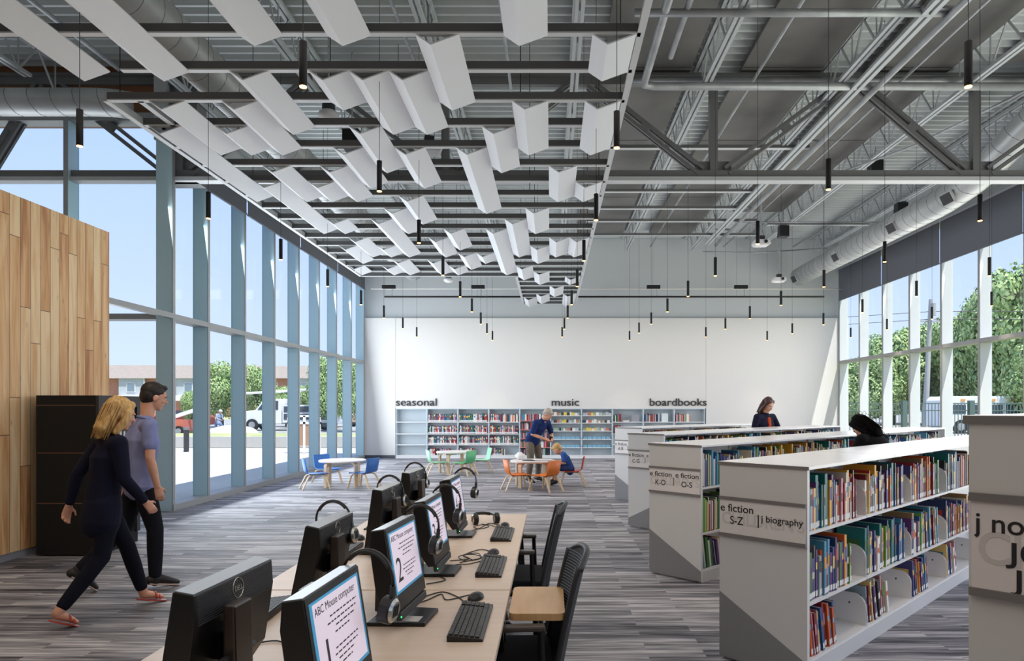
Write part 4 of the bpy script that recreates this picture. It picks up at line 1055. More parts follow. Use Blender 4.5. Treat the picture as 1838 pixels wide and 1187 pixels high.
# face-out items on the boardbook shelves
for (px, w, h_, c, lab) in [(1141, .24, .22, (150, 150, 160), 'grey picture card propped on the first boardbooks unit'), (1194, .2, .26, (222, 232, 232), 'white board propped on the second boardbooks unit')]:
    o = B(-w / 2, w / 2, 0, .02, 0, h_).build('propped_card', mat('card_%d' % px, c, .6)); o.location = (PX(px, YB), YF + .05, 1.14); tag(o, lab, 'card')
o = MB().cyl((0, 0, 0), (0, 0, .05), .1, .13, 20).build('bowl', M_white); o.location = (PX(1124, YB), YF + .12, 1.14); tag(o, 'shallow white bowl on the first boardbooks unit', 'bowl')
for s_, a, b_ in (('seasonal', 710, 783), ('music', 989, 1038), ('boardbooks', 1165, 1267)):
    xa, xb = PX(a, YB), PX(b_, YB)
    o = text_obj('wall_lettering', s_, .33, M_ink, (xa, YB - .012, HZ(728.5, YB)), (PI / 2, 0, 0), None, .01, 'LEFT', .001, xb - xa)
    tag(o, f'dark wall lettering reading {s_} above the shelves', 'lettering')

# ================================================================== KIOSK beside the timber wall
t = TH('vending_kiosk', 'tall black kiosk with a lit machine front against the timber wall', 'kiosk', (-5.5, 7.3, 0))
B(0, .64, 0, .74, .02, 1.725).build('side_cabinet', M_blackm, t)
g = MB()
for z in (.565, 1.105, 1.615): g.box(.01, .63, -.003, 0, z, z + .008)
g.build('seam_trim', mat('warm_trim', (120, 84, 64), .4), t)
# machine front on the face towards the room
MB().box(.64, .67, 0, .74, 1.60, 1.725).box(.64, .67, .68, .74, .15, 1.60).box(.64, .67, 0, .05, .15, 1.60).build('machine_bezel', M_dgrey, t)
B(.64, .655, .22, .55, 1.45, 1.66).build('display', mat('kiosk_display', (200, 214, 218), .4, emit=(190, 210, 215), es=.5), t)
B(.64, .65, .08, .66, .92, 1.38).build('recess_panel', M_dgrey, t)
g = MB()
for r_ in range(3):
    for q in range(8): g.box(.65, .656, .12 + q * .066, .15 + q * .066, 1.12 + r_ * .075, 1.175 + r_ * .075)
g.build('cup_rows', mat('cup_white', (214, 214, 214), .4), t)
B(.64, .66, .15, .6, .72, .84).build('tray', M_galv, t)
MB().tube([(.66, .37, .3), (.66, .37, .50)], [.13, .15], 20, lat=(0, 1, 0), b=[.02, .02]).build('drum', mat('drum_grey', (170, 176, 184), .4), t)

# ================================================================== PEOPLE
V = Vector
def remesh(o, vox, sm=4):
    m = o.modifiers.new('r', 'REMESH'); m.mode = 'VOXEL'; m.voxel_size = vox; m.use_smooth_shade = True
    s = o.modifiers.new('s', 'SMOOTH'); s.iterations = sm; s.factor = .5
SK = noisy('skin', (206, 150, 122), (214, 160, 132), (9, 9, 9), .55)
def hand(g, el, wr, n, side, s=1., curl=.6):
    """el->wr direction, n: palm normal, side: towards the thumb"""
    d = (wr - el).normalized(); n = (n - d * n.dot(d)).normalized(); sd = (side - d * side.dot(d)); sd = (sd - n * sd.dot(n)).normalized()
    g.limb([wr - d * .02, wr + d * .03 * s, wr + d * .085 * s], [.024 * s, .034 * s, .038 * s], [.018 * s, .014 * s, .013 * s], lat=sd, n=12)
    for i, (off, L) in enumerate([(.028, .072), (.010, .080), (-.009, .074), (-.027, .058)]):
        p = wr + d * (.088 - abs(off) * .2) * s + sd * off * s; c = curl + i * .12
        q1 = p + (d * math.cos(c * .6) + n * math.sin(c * .6)) * L * .45 * s
        q2 = q1 + (d * math.cos(c * 1.5) + n * math.sin(c * 1.5)) * L * .33 * s
        q3 = q2 + (d * math.cos(c * 2.3) + n * math.sin(c * 2.3)) * L * .25 * s
        g.limb([p - d * .012 * s, q1, q2, q3], [.0088 * s, .0085 * s, .008 * s, .007 * s], n=8)
    p = wr + d * .025 * s + sd * .026 * s; q = p + (d * .6 + sd * .7 + n * .35).normalized() * .034 * s; r_ = q + (d * .85 + sd * .25 + n * .45).normalized() * .032 * s
    g.limb([p, q, r_], [.0115 * s, .0095 * s, .008 * s], n=8)
def person(label, loc, rz, J, hp, col, opt):
    """J: joints (local x forward, y left, z up); hp: head pitch, yaw; col: dict of materials; opt: style"""
    s = opt.get('s', 1.); vox = opt.get('vox', .0075); hs = opt.get('hs', 1.)
    J = {k: V(v) for k, v in J.items()}
    t = TH('person', label, 'person', loc, rz, opt.get('group'))
    hc = J['head']; HM = Matrix.Translation(hc) @ Euler((0, hp[0], hp[1])).to_matrix().to_4x4() @ Matrix.Scale(hs, 4)
    lat = (J['shL'] - J['shR']).normalized()
    pel, ch, nk = J['pel'], J['chest'], J['neck']; mid = pel.lerp(ch, .5)
    hipw = (J['hipL'] - J['hipR']).length / 2
    g = MB()
    w = opt.get('w', 1.)
    g.limb([pel, mid, ch, ch.lerp(nk, .6)], [.15 * w * s, .135 * w * s, .155 * w * s, .12 * w * s], [.1 * s, .095 * s, .105 * s, .07 * s], lat=lat, n=18)
    g.limb([nk - V((0, 0, .03)), HM @ V((-.03, 0, -.05))], [.056 * s, .054 * s])
    g.M = HM
    g.ell((-.012, 0, .03), (.1, .078, .095)).ell((.022, 0, -.028), (.07, .061, .085)).ell((.062, 0, -.088), (.024, .028, .02)).ell((.03, 0, -.075), (.045, .046, .03))
    g.limb([(.084, 0, .022), (.104, 0, -.014), (.108, 0, -.022)], [.008, .013, .012], n=10)
    g.ell((.076, 0, .03), (.02, .052, .012)).ell((.084, 0, -.050), (.012, .024, .006)).ell((.083, 0, -.060), (.012, .021, .007))
    for q in (-1, 1): g.ell((-.006, q * .079, -.008), (.019, .009, .03), (0, .2, 0)).ell((.062, q * .036, -.018), (.024, .022, .02))
    g.M = None
    for q, k in ((1, 'L'), (-1, 'R')):
        sh, el, wr = J['sh' + k], J['el' + k], J['wr' + k]
        g.limb([sh, sh.lerp(el, .5), el, el.lerp(wr, .35), wr], [.05 * s, .045 * s, .037 * s, .037 * s, .025 * s], n=14)
        n = V(J.get('n' + k, (0, -q, 0))); sd = V(J.get('t' + k, (1, 0, 0)))
        hand(g, el, wr, n, sd, s * opt.get('hand', 1.), opt.get('curl', .5))
        hi, kn, an, to = J['hip' + k], J['kn' + k], J['an' + k], J['to' + k]
        g.limb([hi.lerp(kn, .12), hi.lerp(kn, .5), kn, kn.lerp(an, .35), an], [.07 * s, .07 * s, .054 * s, .054 * s, .036 * s])
        g.limb([an - V((0, 0, .01)), an.lerp(to, .5), to], [.032 * s, .034 * s, .03 * s], [.036 * s, .028 * s, .016 * s], lat=lat, n=12)
    o = g.build('body', SK, t, True); remesh(o, vox)
    # eyes, brows
    g = MB(); g.M = HM
    for q in (-1, 1): g.ell((.079, q * .031, .006), (.0115, .013, .007), n=10, m=6)
    g.build('eyes', mat('eye_white', (214, 208, 204), .3), t, True)
    g = MB(); g.M = HM
    for q in (-1, 1): g.ell((.0885, q * .031, .006), (.003, .0055, .0055), n=10, m=6)
    g.build('pupils', M_black, t, True)
    g = MB(); g.M = HM
    for q in (-1, 1): g.limb([(.090, q * .016, .027), (.089, q * .034, .031), (.078, q * .05, .025)], [.0035, .004, .003], n=6)
    g.build('eyebrows', col['hair'], t, True)
    g = MB(); g.M = HM; g.ell((.0935, 0, -.055), (.004, .021, .006), n=12, m=6); g.build('lips', mat('lips', (168, 92, 84), .5), t, True)
    # hair
    g = MB(); g.M = HM; st = opt.get('hairstyle', 'short')
    g.ell((-.026, 0, .052), (.102, .088, .090)).ell((-.05, 0, .01), (.072, .084, .09))
    if st == 'quiff': g.ell((.036, 0, .102), (.046, .060, .028), (0, -.1, 0))
    if st == 'short' or st == 'boy': g.limb([(.05, .05, .085), (.062, 0, .10), (.05, -.05, .085)], [.02, .022, .02])
    if st == 'long':
        for q in (-1, 1):
            g.limb([(.03, q * .05, .09), (.012, q * .083, .03), (-.012, q * .088, -.06), (-.03, q * .085, -.15), (-.03, q * .06, -.2)], [.03, .026, .03, .032, .018])
        g.limb([(-.06, 0, .05), (-.09, 0, -.05), (-.085, 0, -.17), (-.07, 0, -.235)], [.07, .075, .085, .06], [.05, .045, .04, .02], lat=(0, 1, 0))
    if st == 'bob':
        for q in (-1, 1): g.limb([(.035, q * .05, .09), (.02, q * .082, .02), (.012, q * .085, -.06), (-.02, q * .075, -.14)], [.03, .028, .032, .026])
        g.limb([(-.05, 0, .04), (-.085, 0, -.06), (-.1, 0, -.14), (-.09, 0, -.2)], [.075, .085, .085, .05], [.05, .05, .045, .02], lat=(0, 1, 0))
    o = g.build('hair', col['hair'], t, True); remesh(o, vox * .9, 3)
    if st in ('bob', 'long'):
        g = MB(); g.M = HM; rr = random.Random(4)
        for q in range(70):
            a = rr.uniform(R(95), R(265)); ca, sa = math.cos(a), math.sin(a); k = rr.uniform(.98, 1.05); L = -.19 - .04 * rr.random()
            g.tube([(-.02 + .06 * ca, .05 * sa, .135), (-.025 + .1 * ca * k, .088 * sa * k, .05), (-.04 + .095 * ca * k, .092 * sa * k, -.06), (-.05 + .085 * ca * k, .088 * sa * k, L)], [.002, .0035, .0035, .001], 4)
        g.build('hair_strands', col.get('hair2', col['hair']), t, True)
    # shirt
    e = opt.get('loose', 1.12); sl = opt.get('sleeve', .55); g = MB(); hem = V(opt.get('hem', (0, 0, -.22)))
    g.limb([pel + hem * .6, pel, mid, ch, ch.lerp(nk, .55), ch.lerp(nk, .85)], [.165 * w * e * s, .15 * w * e * s, .14 * w * e * s, .16 * w * e * s, .135 * w * s, .075 * s], [.12 * e * s, .108 * e * s, .103 * e * s, .113 * e * s, .085 * s, .07 * s], lat=lat, n=20)
    for k in 'LR':
        sh, el, wr = J['sh' + k], J['el' + k], J['wr' + k]
        g.limb([ch.lerp(nk, .5), sh], [.075 * s, .066 * s])
        if sl <= 1: g.limb([sh, sh.lerp(el, sl * .5), sh.lerp(el, sl)], [.066 * s, .062 * s, .058 * s], n=16)
        else: g.limb([sh, sh.lerp(el, .5), el, el.lerp(wr, .5), el.lerp(wr, .9)], [.066 * s, .058 * s, .049 * s, .044 * s, .036 * s], n=16)
    if opt.get('coat'): g.limb([pel + V((0, 0, -.05)), pel + V((-.02, 0, -.2))], [.165 * w * e, .175 * w * e], [.125, .13], lat=lat, n=20)
    o = g.build('shirt', col['shirt'], t, True); remesh(o, vox, 3)
    if st != 'long' and opt.get('collar'):
        MB().tube([nk + V((math.cos(a) * .065, math.sin(a) * .068, -.012 + .02 * -math.cos(a))) * s for a in [2 * PI * q / 20 for q in range(21)]], .012 * s, 8).build('collar', col['shirt'], t, True)
    # trousers
    g = MB(); k2 = opt.get('trouser', .93); tw = opt.get('tw', 1.)
    g.limb([pel + V((0, 0, -.03)), pel + V((0, 0, -.08))], [.15 * w * s, .15 * w * s], [.105 * s, .105 * s], lat=lat, n=18)
    for k in 'LR':
        hi, kn, an = J['hip' + k], J['kn' + k], J['an' + k]
        if k2 > .5: g.limb([hi.lerp(kn, .1), hi.lerp(kn, .5), kn, kn.lerp(an, .4), kn.lerp(an, k2)], [.088 * s * tw, .086 * s * tw, .068 * s * tw, .066 * s * tw, .052 * s * tw], n=16)
        else: g.limb([hi, hi.lerp(kn, .5), hi.lerp(kn, .92)], [.1 * s, .095 * s, .085 * s], n=16)
    o = g.build('trousers', col['trousers'], t, True); remesh(o, vox, 3)
    # shoes
    for k in 'LR':
        an, to = J['an' + k], J['to' + k]; f = (to - an); fh = V((f.x, f.y, 0)).normalized(); heel = an - fh * .045 * s - V((0, 0, .045 * s)) * (1 if an.z < .12 else .9)
        if opt.get('sandal'):
            so = MB().limb([heel, heel.lerp(to, .5) - V((0, 0, .018)), to + V((0, 0, -.022)) + f.normalized() * .03], [.034, .04, .036], [.006, .006, .006], lat=lat, n=12); so.build('sandal_sole', col['shoe'], t, True)
            m_ = an.lerp(to, .62); sd = lat
            MB().tube([m_ + sd * (.042 * math.cos(a)) + V((0, 0, -.022 + .052 * math.sin(a))) for a in [PI * q / 10 for q in range(11)]], .010, 8, lat=f.normalized(), b=.004).build('sandal_strap', col['shoe'], t, True)
            m_ = an.lerp(to, .82)
            MB().tube([m_ + sd * (.038 * math.cos(a)) + V((0, 0, -.02 + .038 * math.sin(a))) for a in [PI * q / 10 for q in range(11)]], .008, 8, lat=f.normalized(), b=.004).build('sandal_strap', col['shoe'], t, True)
        else:
            g = MB().limb([heel + V((0, 0, .03)) * s, an.lerp(to, .35), an.lerp(to, .75), to + f.normalized() * .03], [.04 * s, .043 * s, .045 * s, .036 * s], [.04 * s, .044 * s, .034 * s, .022 * s], lat=lat, n=14)
            g.limb([an + V((0, 0, .01)), an - V((0, 0, .03))], [.045 * s, .045 * s]); o = g.build('shoe', col['shoe'], t, True); remesh(o, vox, 2)
            MB().limb([heel - V((0, 0, .0)) * s, heel.lerp(to, .5) - V((0, 0, .014)) * s, to + V((0, 0, -.02)) * s + f.normalized() * .035], [.04 * s, .046 * s, .04 * s], [.010 * s, .010 * s, .010 * s], lat=lat, n=14).build('sole', col.get('sole', M_white), t, True)
    return t
def cloth(n, c): return noisy('cloth_' + n, tuple(int(v * .82) for v in c), c, (7, 7, 4), .9, 3, bump=.1, spec=.2)
P_hairdark = noisy('hair_dark', (24, 17, 14), (40, 28, 22), (60, 60, 8), .6); P_blond = noisy('hair_blond', (170, 128, 72), (214, 176, 112), (60, 60, 8), .55); P_grey = noisy('hair_grey', (150, 138, 124), (190, 180, 168), (60, 60, 60), .7)
# walking man in the blue shirt
person('man in a periwinkle blue t-shirt and black jeans walking past the kiosk', (-3.64, 6.05, 0), R(42),
       dict(pel=(0, 0, .98), chest=(.03, 0, 1.30), neck=(.05, 0, 1.51), head=(.115, 0, 1.685), shL=(.04, .19, 1.44), elL=(-.10, .25, 1.17), wrL=(-.08, .24, .92), shR=(.04, -.19, 1.44), elR=(.03, -.25, 1.16), wrR=(.085, -.25, .91),
            hipL=(0, .09, .95), knL=(-.10, .1, .53), anL=(-.44, .1, .20), toL=(-.33, .1, .06), hipR=(.0, -.09, .95), knR=(.10, -.1, .52), anR=(.10, -.1, .09), toR=(.25, -.1, .035)),
       (.28, 0), dict(hair=P_hairdark, shirt=cloth('periwinkle', (142, 150, 196)), trousers=cloth('black_denim', (26, 27, 36)), shoe=mat('shoe_dark', (36, 32, 34), .6), sole=mat('sole_pink', (200, 176, 168), .6)),
       dict(hairstyle='quiff', hem=(0, 0, -.13), sleeve=.62, collar=True, w=1.04, vox=.0065, curl=.55))
person('woman with blond hair in navy clothes and red sandals walking beside the man', (-3.40, 5.22, 0), R(52),
       dict(pel=(-.02, 0, .92), chest=(.02, 0, 1.21), neck=(.04, 0, 1.385), head=(.10, 0, 1.54), shL=(.03, .165, 1.33), elL=(-.12, .21, 1.08), wrL=(-.17, .23, .85), shR=(.03, -.165, 1.33), elR=(.05, -.21, 1.06), wrR=(.20, -.20, .87),
            hipL=(0, .085, .88), knL=(.18, .09, .50), anL=(.30, .09, .10), toL=(.44, .09, .04), hipR=(0, -.085, .88), knR=(-.06, -.09, .47), anR=(-.34, -.09, .12), toR=(-.22, -.09, .03)),
       (.30, .0), dict(hair=P_blond, shirt=cloth('navy', (22, 24, 44)), trousers=cloth('dark_navy', (18, 20, 34)), shoe=mat('sandal_red', (176, 60, 44), .5)),
       dict(hairstyle='bob', sleeve=2, w=.92, vox=.0065, sandal=True, coat=True, trouser=.86, tw=.92, curl=.5, s=.95))
person('grey-haired man in a dark blue shirt and khaki trousers leaning over the orange chairs table', (-.34, 14.5, 0), R(-38),
       dict(pel=(-.05, 0, .93), chest=(.14, 0, 1.2), neck=(.26, 0, 1.34), head=(.36, 0, 1.44), shL=(.2, .2, 1.28), elL=(.26, .26, 1.02), wrL=(.42, .08, .95), shR=(.2, -.2, 1.28), elR=(.16, -.27, 1.03), wrR=(.36, -.10, .94),
            hipL=(-.05, .1, .9), knL=(.02, .13, .5), anL=(-.02, .14, .09), toL=(.13, .16, .035), hipR=(-.05, -.1, .9), knR=(.0, -.13, .5), anR=(-.05, -.14, .09), toR=(.1, -.16, .035), nL=(0, -.6, -.6), nR=(0, .6, -.6), tL=(.5, 0, .5), tR=(.5, 0, .5)),
       (.75, .25), dict(hair=P_grey, shirt=cloth('dark_blue', (34, 54, 108)), trousers=cloth('khaki', (126, 118, 104)), shoe=M_black),
       dict(sleeve=.8, hem=(0, 0, -.07), collar=True, w=1.08, vox=.011, loose=1.16, curl=.9, tw=1.08))
t = TH('phone', 'small dark phone held by the grey-haired man', 'phone', (-.0, 14.25, .93), 0); o = B(-.035, .035, -.005, .005, -.06, .06).build('body', M_black, t); t.rotation_euler = (.3, .4, .2)
person('blond boy in a blue t-shirt sitting on the red-orange chair with a tablet', (.40, 13.95, 0), R(178),
       dict(pel=(.0, 0, .36), chest=(.09, 0, .55), neck=(.17, 0, .67), head=(.26, 0, .735), shL=(.12, .13, .63), elL=(.10, .18, .46), wrL=(.26, .10, .47), shR=(.12, -.13, .63), elR=(.10, -.18, .46), wrR=(.26, -.10, .47),
            hipL=(.02, .07, .35), knL=(.28, .08, .36), anL=(.30, .08, .09), toL=(.40, .09, .03), hipR=(.02, -.07, .35), knR=(.28, -.08, .36), anR=(.36, -.08, .09), toR=(.46, -.09, .03), nL=(0, -.5, .5), nR=(0, .5, .5)),
       (.85, 0), dict(hair=P_blond, shirt=cloth('mid_blue', (56, 92, 164)), trousers=cloth('short_blue', (60, 84, 140)), shoe=mat('shoe_dark', (36, 32, 34), .6), sole=M_black),
       dict(s=.72, hs=.9, sleeve=.75, trouser=.4, vox=.010, hairstyle='boy', w=1., hem=(0, 0, -.04)))
t = TH('tablet', 'dark tablet on the lap of the boy', 'tablet', (.13, 13.95, .475)); B(-.09, .09, -.12, .12, 0, .01).build('body', M_black, t)
tw_ = person('woman with long brown hair, dark jacket and orange top browsing behind the stacks', (3.84, 12.35, 0), R(-58),
       dict(pel=(0, 0, 1.0), chest=(.04, 0, 1.3), neck=(.06, 0, 1.49), head=(.12, 0, 1.635), shL=(.05, .2, 1.42), elL=(.12, .31, 1.19), wrL=(.34, .32, 1.21), shR=(.05, -.2, 1.42), elR=(.04, -.30, 1.16), wrR=(.24, -.15, 1.1),
            hipL=(0, .09, .95), knL=(.02, .1, .5), anL=(0, .1, .09), toL=(.14, .11, .035), hipR=(0, -.09, .95), knR=(.02, -.1, .5), anR=(0, -.1, .09), toR=(.14, -.11, .035)),
       (.55, .0), dict(hair=noisy('hair_brown', (48, 26, 22), (84, 46, 38), (60, 60, 8), .5), shirt=cloth('dark_jacket', (30, 30, 52)), trousers=cloth('black_denim', (26, 27, 36)), shoe=M_black),
       dict(hairstyle='long', sleeve=2, vox=.010, loose=1.2, w=1.12))
MB().limb([(.135, 0, 1.05), (.155, 0, 1.25), (.14, 0, 1.40)], [.045, .05, .035], [.03, .03, .02], lat=(0, 1, 0)).build('orange_top', cloth('orange', (190, 74, 34)), tw_, True)
pb_ = person('person in black bending down between the stacks with sunglasses pushed up', (3.62, 7.45, 0), R(118),
       dict(pel=(-.1, 0, .95), chest=(.1, 0, 1.18), neck=(.2, 0, 1.30), head=(.26, 0, 1.375), shL=(.12, .18, 1.24), elL=(.2, .24, 1.0), wrL=(.38, .18, .95), shR=(.12, -.18, 1.24), elR=(.2, -.24, 1.0), wrR=(.38, -.18, .95),
            hipL=(-.1, .09, .9), knL=(-.02, .1, .5), anL=(-.06, .1, .09), toL=(.1, .11, .035), hipR=(-.1, -.09, .9), knR=(-.02, -.1, .5), anR=(-.06, -.1, .09), toR=(.1, -.11, .035)),
       (.95, 0), dict(hair=noisy('hair_black', (12, 10, 10), (22, 18, 18), (60, 60, 8), .95, spec=.1), shirt=cloth('black', (20, 20, 22)), trousers=cloth('black', (20, 20, 22)), shoe=M_black),
       dict(hairstyle='long', sleeve=2, vox=.010, loose=1.2))
t = TH('sunglasses', 'thin-rimmed glasses pushed up on the bent head', 'glasses', (3.50, 7.66, 1.50), R(118))
for q in (-1, 1): MB().tube([(0, q * .033 + .026 * math.cos(a), .03 + .024 * math.sin(a)) for a in [2 * PI * k_ / 18 for k_ in range(19)]], .002, 6).build('rim', M_black, t)
for q in (-1, 1): MB().tube([(0, q * .06, .03), (-.06, q * .07, .0)], .002, 6).build('temple', M_black, t)

# ================================================================== OUTDOORS
M_pave = noisy('concrete_pavement', (196, 192, 184), (210, 206, 198), (.6, .6, .6), .9)
M_grass = noisy('lawn', (136, 144, 92), (176, 176, 124), (.8, .8, .8), .95)
M_road = noisy('asphalt', (140, 138, 136), (156, 154, 150), (.5, .5, .5), .95)
ST(B(-180, -6.1, 8, 27.1, -.2, -.02).build('ground_pavement', M_pave)); ST(B(-180, -6.0, 27.1, 37, -.2, .18).build('ground_lawn', M_grass)); ST(B(-180, 9.3, 37, 90, -.2, 0).build('ground_road', M_road))
ST(B(9.26, 120, -20, 37, -.2, -.02).build('ground_grass', M_grass)); ST(B(-6.0, 9.3, 21.8, 37, -.2, -.02).build('ground_verge', M_grass)); ST(B(9.3, 140, 37, 120, -.2, 0).build('ground_road_right', M_road))
ST(B(-180, -6.2, 90, 240, -.2, -.01).build('ground_field', M_grass))
tag(B(-60, -6.6, 27.0, 27.4, 0, .42).build('retaining_wall', mat('low_wall_concrete', (170, 168, 164), .9)), 'low concrete retaining wall outside the left glazing', 'wall')
# leafy trees
def crown_mesh(name, n, seed, c1, c2, lobes=14, leaf=.22):
    r_ = random.Random(seed); L = []
    for i in range(lobes):
        a = r_.uniform(0, 2 * PI); h = r_.uniform(-.7, .8); q = math.sqrt(max(0, 1 - h * h)) * r_.uniform(.3, .62)
        L.append((q * math.cos(a), q * math.sin(a), h * .72, r_.uniform(.30, .46)))
    L.append((0, 0, 0, .6)); g = MB()
    for k in range(n):
        cx, cy, cz, rr = L[k % len(L)]; u = V((r_.gauss(0, 1), r_.gauss(0, 1), r_.gauss(0, 1))).normalized(); p = V((cx, cy, cz)) + u * rr * r_.uniform(.82, 1.05)
        a = V((r_.gauss(0, 1), r_.gauss(0, 1), r_.gauss(0, 1))).normalized(); b = a.cross(u + a * .1).normalized(); a = (a - u * a.dot(u) * .7).normalized(); sz = leaf * r_.uniform(.10, .2)
        g.add([p - a * sz, p + b * sz * .6, p + a * sz, p - b * sz * .6], [(0, 1, 2, 3)], k % 2)
    return g.mesh(name, [mat(name + '_a', c1, .7), mat(name + '_b', c2, .7)])
CR1 = crown_mesh('crown', 17000, 1, (132, 160, 100), (174, 194, 130), lobes=22, leaf=.24); CR2 = crown_mesh('crown', 17000, 2, (104, 146, 104), (150, 182, 118), lobes=22, leaf=.24)
M_bark = mat('bark', (96, 80, 66), .9)
def tree(label, x, y, h, w, me, gr, low=.25):
    t = TH('tree', label, 'tree', (x, y, 0), random.uniform(0, 6), gr)
    o = bpy.data.objects.new('crown', me); COL.objects.link(o); o.parent = t; o.location = (0, 0, h * (1 + low) / 2); hh = h * (1 - low) / 2; o.scale = (w / 2, w / 2, hh / .95)
    MB().tube([(0, 0, 0), (.05, 0, h * .3), (0, .05, h * .6)], [.16, .13, .07], 8).build('trunk', M_bark, t)
    return t
GT = 'trees outside the left glazing'
tree('pale green tree seen between the first and second left mullions', PX(343, 40), 40, 2.7, 1.3, CR1, GT)
tree('full green tree before the brick apartments near the worker', PX(398, 54), 54, 5.4, 4.8, CR1, GT, .1)
tree('green tree seen behind the white truck', PX(462, 55), 55, 5.2, 3.4, CR1, GT, .1)
tree('low green tree beyond the white truck bed', PX(515, 56), 56, 3.4, 3.6, CR2, GT, .1)
tree('low green tree over the parked cars', PX(548, 57), 57, 3.6, 3.0, CR2, GT, .1)
tree('tall green tree near the back wall corner on the left', PX(592, 46), 46, 5.4, 3.2, CR2, GT, .1); tree('green tree filling the last left window bays', PX(625, 44), 44, 5.0, 3.0, CR2, GT, .1)
GR = 'trees outside the right glazing'
for i, (px, y, h, w, c) in enumerate([(1525, 62, 5.0, 7, CR2), (1560, 60, 6.5, 6, CR2), (1605, 62, 9.0, 7, CR1), (1640, 66, 10.0, 7, CR2), (1690, 64, 8.5, 6, CR2), (1735, 60, 10.5, 8, CR1), (1790, 56, 11.5, 8, CR2), (1840, 50, 12.5, 9, CR1), (1905, 48, 13.5, 9, CR2), (1880, 40, 5.5, 5, CR1), (2000, 50, 13, 11, CR2), (1500, 70, 7, 8, CR2)]):
    tree(f'broad green tree, {ORD[i]} of the tree line beyond the fence' if i < 9 else ['young light green tree at the picture edge beyond the fence', 'tall tree past the right picture edge', 'tree hidden beyond the back wall corner'][i - 9], PX(px, y), y, h, w, c, GR, .02)
# apartments
M_brick = noisy('red_brick', (170, 116, 100), (188, 134, 116), (3, 3, 9), .9); M_roof = noisy('tan_shingle', (136, 124, 114), (150, 138, 126), (2, 2, 8), .9); M_siding = mat('grey_siding', (176, 182, 188), .8)
t = TH('apartment_building', 'long brick apartment building with tan roof beyond the trees', 'building', (-50, 110, 0))
B(-60, 16, 0, 14, 0, 6.3).build('walls', M_brick, t)
g = MB().add([(-61, -1, 6.2), (17, -1, 6.2), (17, 15, 6.2), (-61, 15, 6.2), (-58, 7, 9.0), (14, 7, 8.6)], [(0, 1, 5, 4), (2, 3, 4, 5), (1, 2, 5), (3, 0, 4), (0, 3, 2, 1)]); g.build('roof', M_roof, t)
for i in range(8):
    x = -56 + i * 9.2
    o = B(x, x + 4, -.6, .1, 3.4, 6.2).build('bay', M_siding, t)
    B(x + .3, x + 3.7, -1.4, -.6, 2.6, 3.5).build('balcony', M_white, t)
    for z in (.9, 4.0):
        B(x + 5.5, x + 6.9, -.05, .05, z, z + 1.5).build('window_frame', M_white, t)
        B(x + 5.6, x + 6.8, -.07, -.05, z + .1, z + 1.4).build('window_pane', mat('far_glass', (120, 136, 150), .3), t)
        B(x + 1.3, x + 2.7, -.7, -.6, z, z + 1.5).build('window_frame', M_white, t); B(x + 1.4, x + 2.6, -.72, -.7, z + .1, z + 1.4).build('window_pane', mat('far_glass', (120, 136, 150), .3), t)
    MB().tube([(x + 4.2, -.8, 0), (x + 4.2, -.8, 6.2)], .08, 6).build('downpipe', M_white, t)
# white utility truck
M_wv = mat('white_vehicle', (226, 228, 232), .3); M_vg = mat('vehicle_glass', (60, 74, 86), .1); M_tyre = mat('tyre', (34, 34, 36), .8)
def wheel(t, x, y, r=.4):
    w = MB().cyl((x, y - .12, r), (x, y + .12, r), r, n=24).build('wheel', M_tyre, t, False); MB().cyl((x, y - .13, r), (x, y - .12, r), r * .55, n=18).build('hub', M_galv, w)
t = TH('utility_truck', 'white utility truck with open side bins and a boom outside the left glazing', 'truck', (PX(455, 47), 47, 0))
MB().prism([(-.6, .45), (-.6, 1.25), (.55, 1.4), (1.1, 2.1), (2.3, 2.15), (2.3, .45)], -1, 1, 'y').build('cab', M_wv, t, bevel=.06)
MB().prism([(.72, 1.42), (1.15, 2.0), (2.1, 2.02), (2.1, 1.42)], -1.02, 1.02, 'y').build('side_glass', M_vg, t)
B(2.4, 5.6, -1.05, 1.05, .55, 1.75).build('service_body', M_wv, t)
for i in range(3):
    for z in (.75, 1.25): B(2.5 + i * 1.05, 3.4 + i * 1.05, -1.07, -1.04, z, z + .4).build('tool_bin', mat('bin_dark', (70, 76, 84), .6), t)
MB().tube([(-1.2, 0, 2.5), (3, 0, 2.75), (6.2, 0, 3.0)], .08, 8).build('boom', M_wv, t); B(2.5, 3.1, -.3, .3, 1.75, 2.7).build('boom_post', M_wv, t)
for x in (.35, 4.6): wheel(t, x, -.95); wheel(t, x, .95)
def car(label, x, y, c, rz=0):
    t = TH('parked_car', label, 'car', (x, y, 0), rz, 'cars parked outside')
    MB().prism([(-2.1, .35), (-2.15, .8), (-1.3, .95), (-.7, 1.4), (.9, 1.42), (1.6, .98), (2.1, .88), (2.15, .35)], -.85, .85, 'y').build('car_body', mat('car_%d_%d_%d' % c, c, .3), t, bevel=.06)
    MB().prism([(-1.15, .96), (-.65, 1.33), (.85, 1.35), (1.4, .98)], -.87, .87, 'y').build('car_windows', M_vg, t)
    for q in (-1.35, 1.35): wheel(t, q, -.78, .32); wheel(t, q, .78, .32)
car('silver car parked beyond the truck', PX(560, 52), 52, (196, 200, 204)); car('tan car parked near the far left windows', PX(600, 56), 56, (190, 160, 130)); car('dark red car parked beyond the bollard', PX(322, 48), 48, (120, 52, 50))
t = TH('construction_lift', 'small red and white machine beside the bollard outside', 'machine', (PX(318, 38), 38, 0)); B(-.8, .6, -.5, .5, .3, .9).build('machine_body', mat('machine_red', (200, 110, 90), .5), t); MB().bar((-.6, 0, .9), (1.2, 0, 1.5), .2, .2).build('machine_arm', M_wv, t)
for q in (-.5, .4): wheel(t, q, -.5, .28)
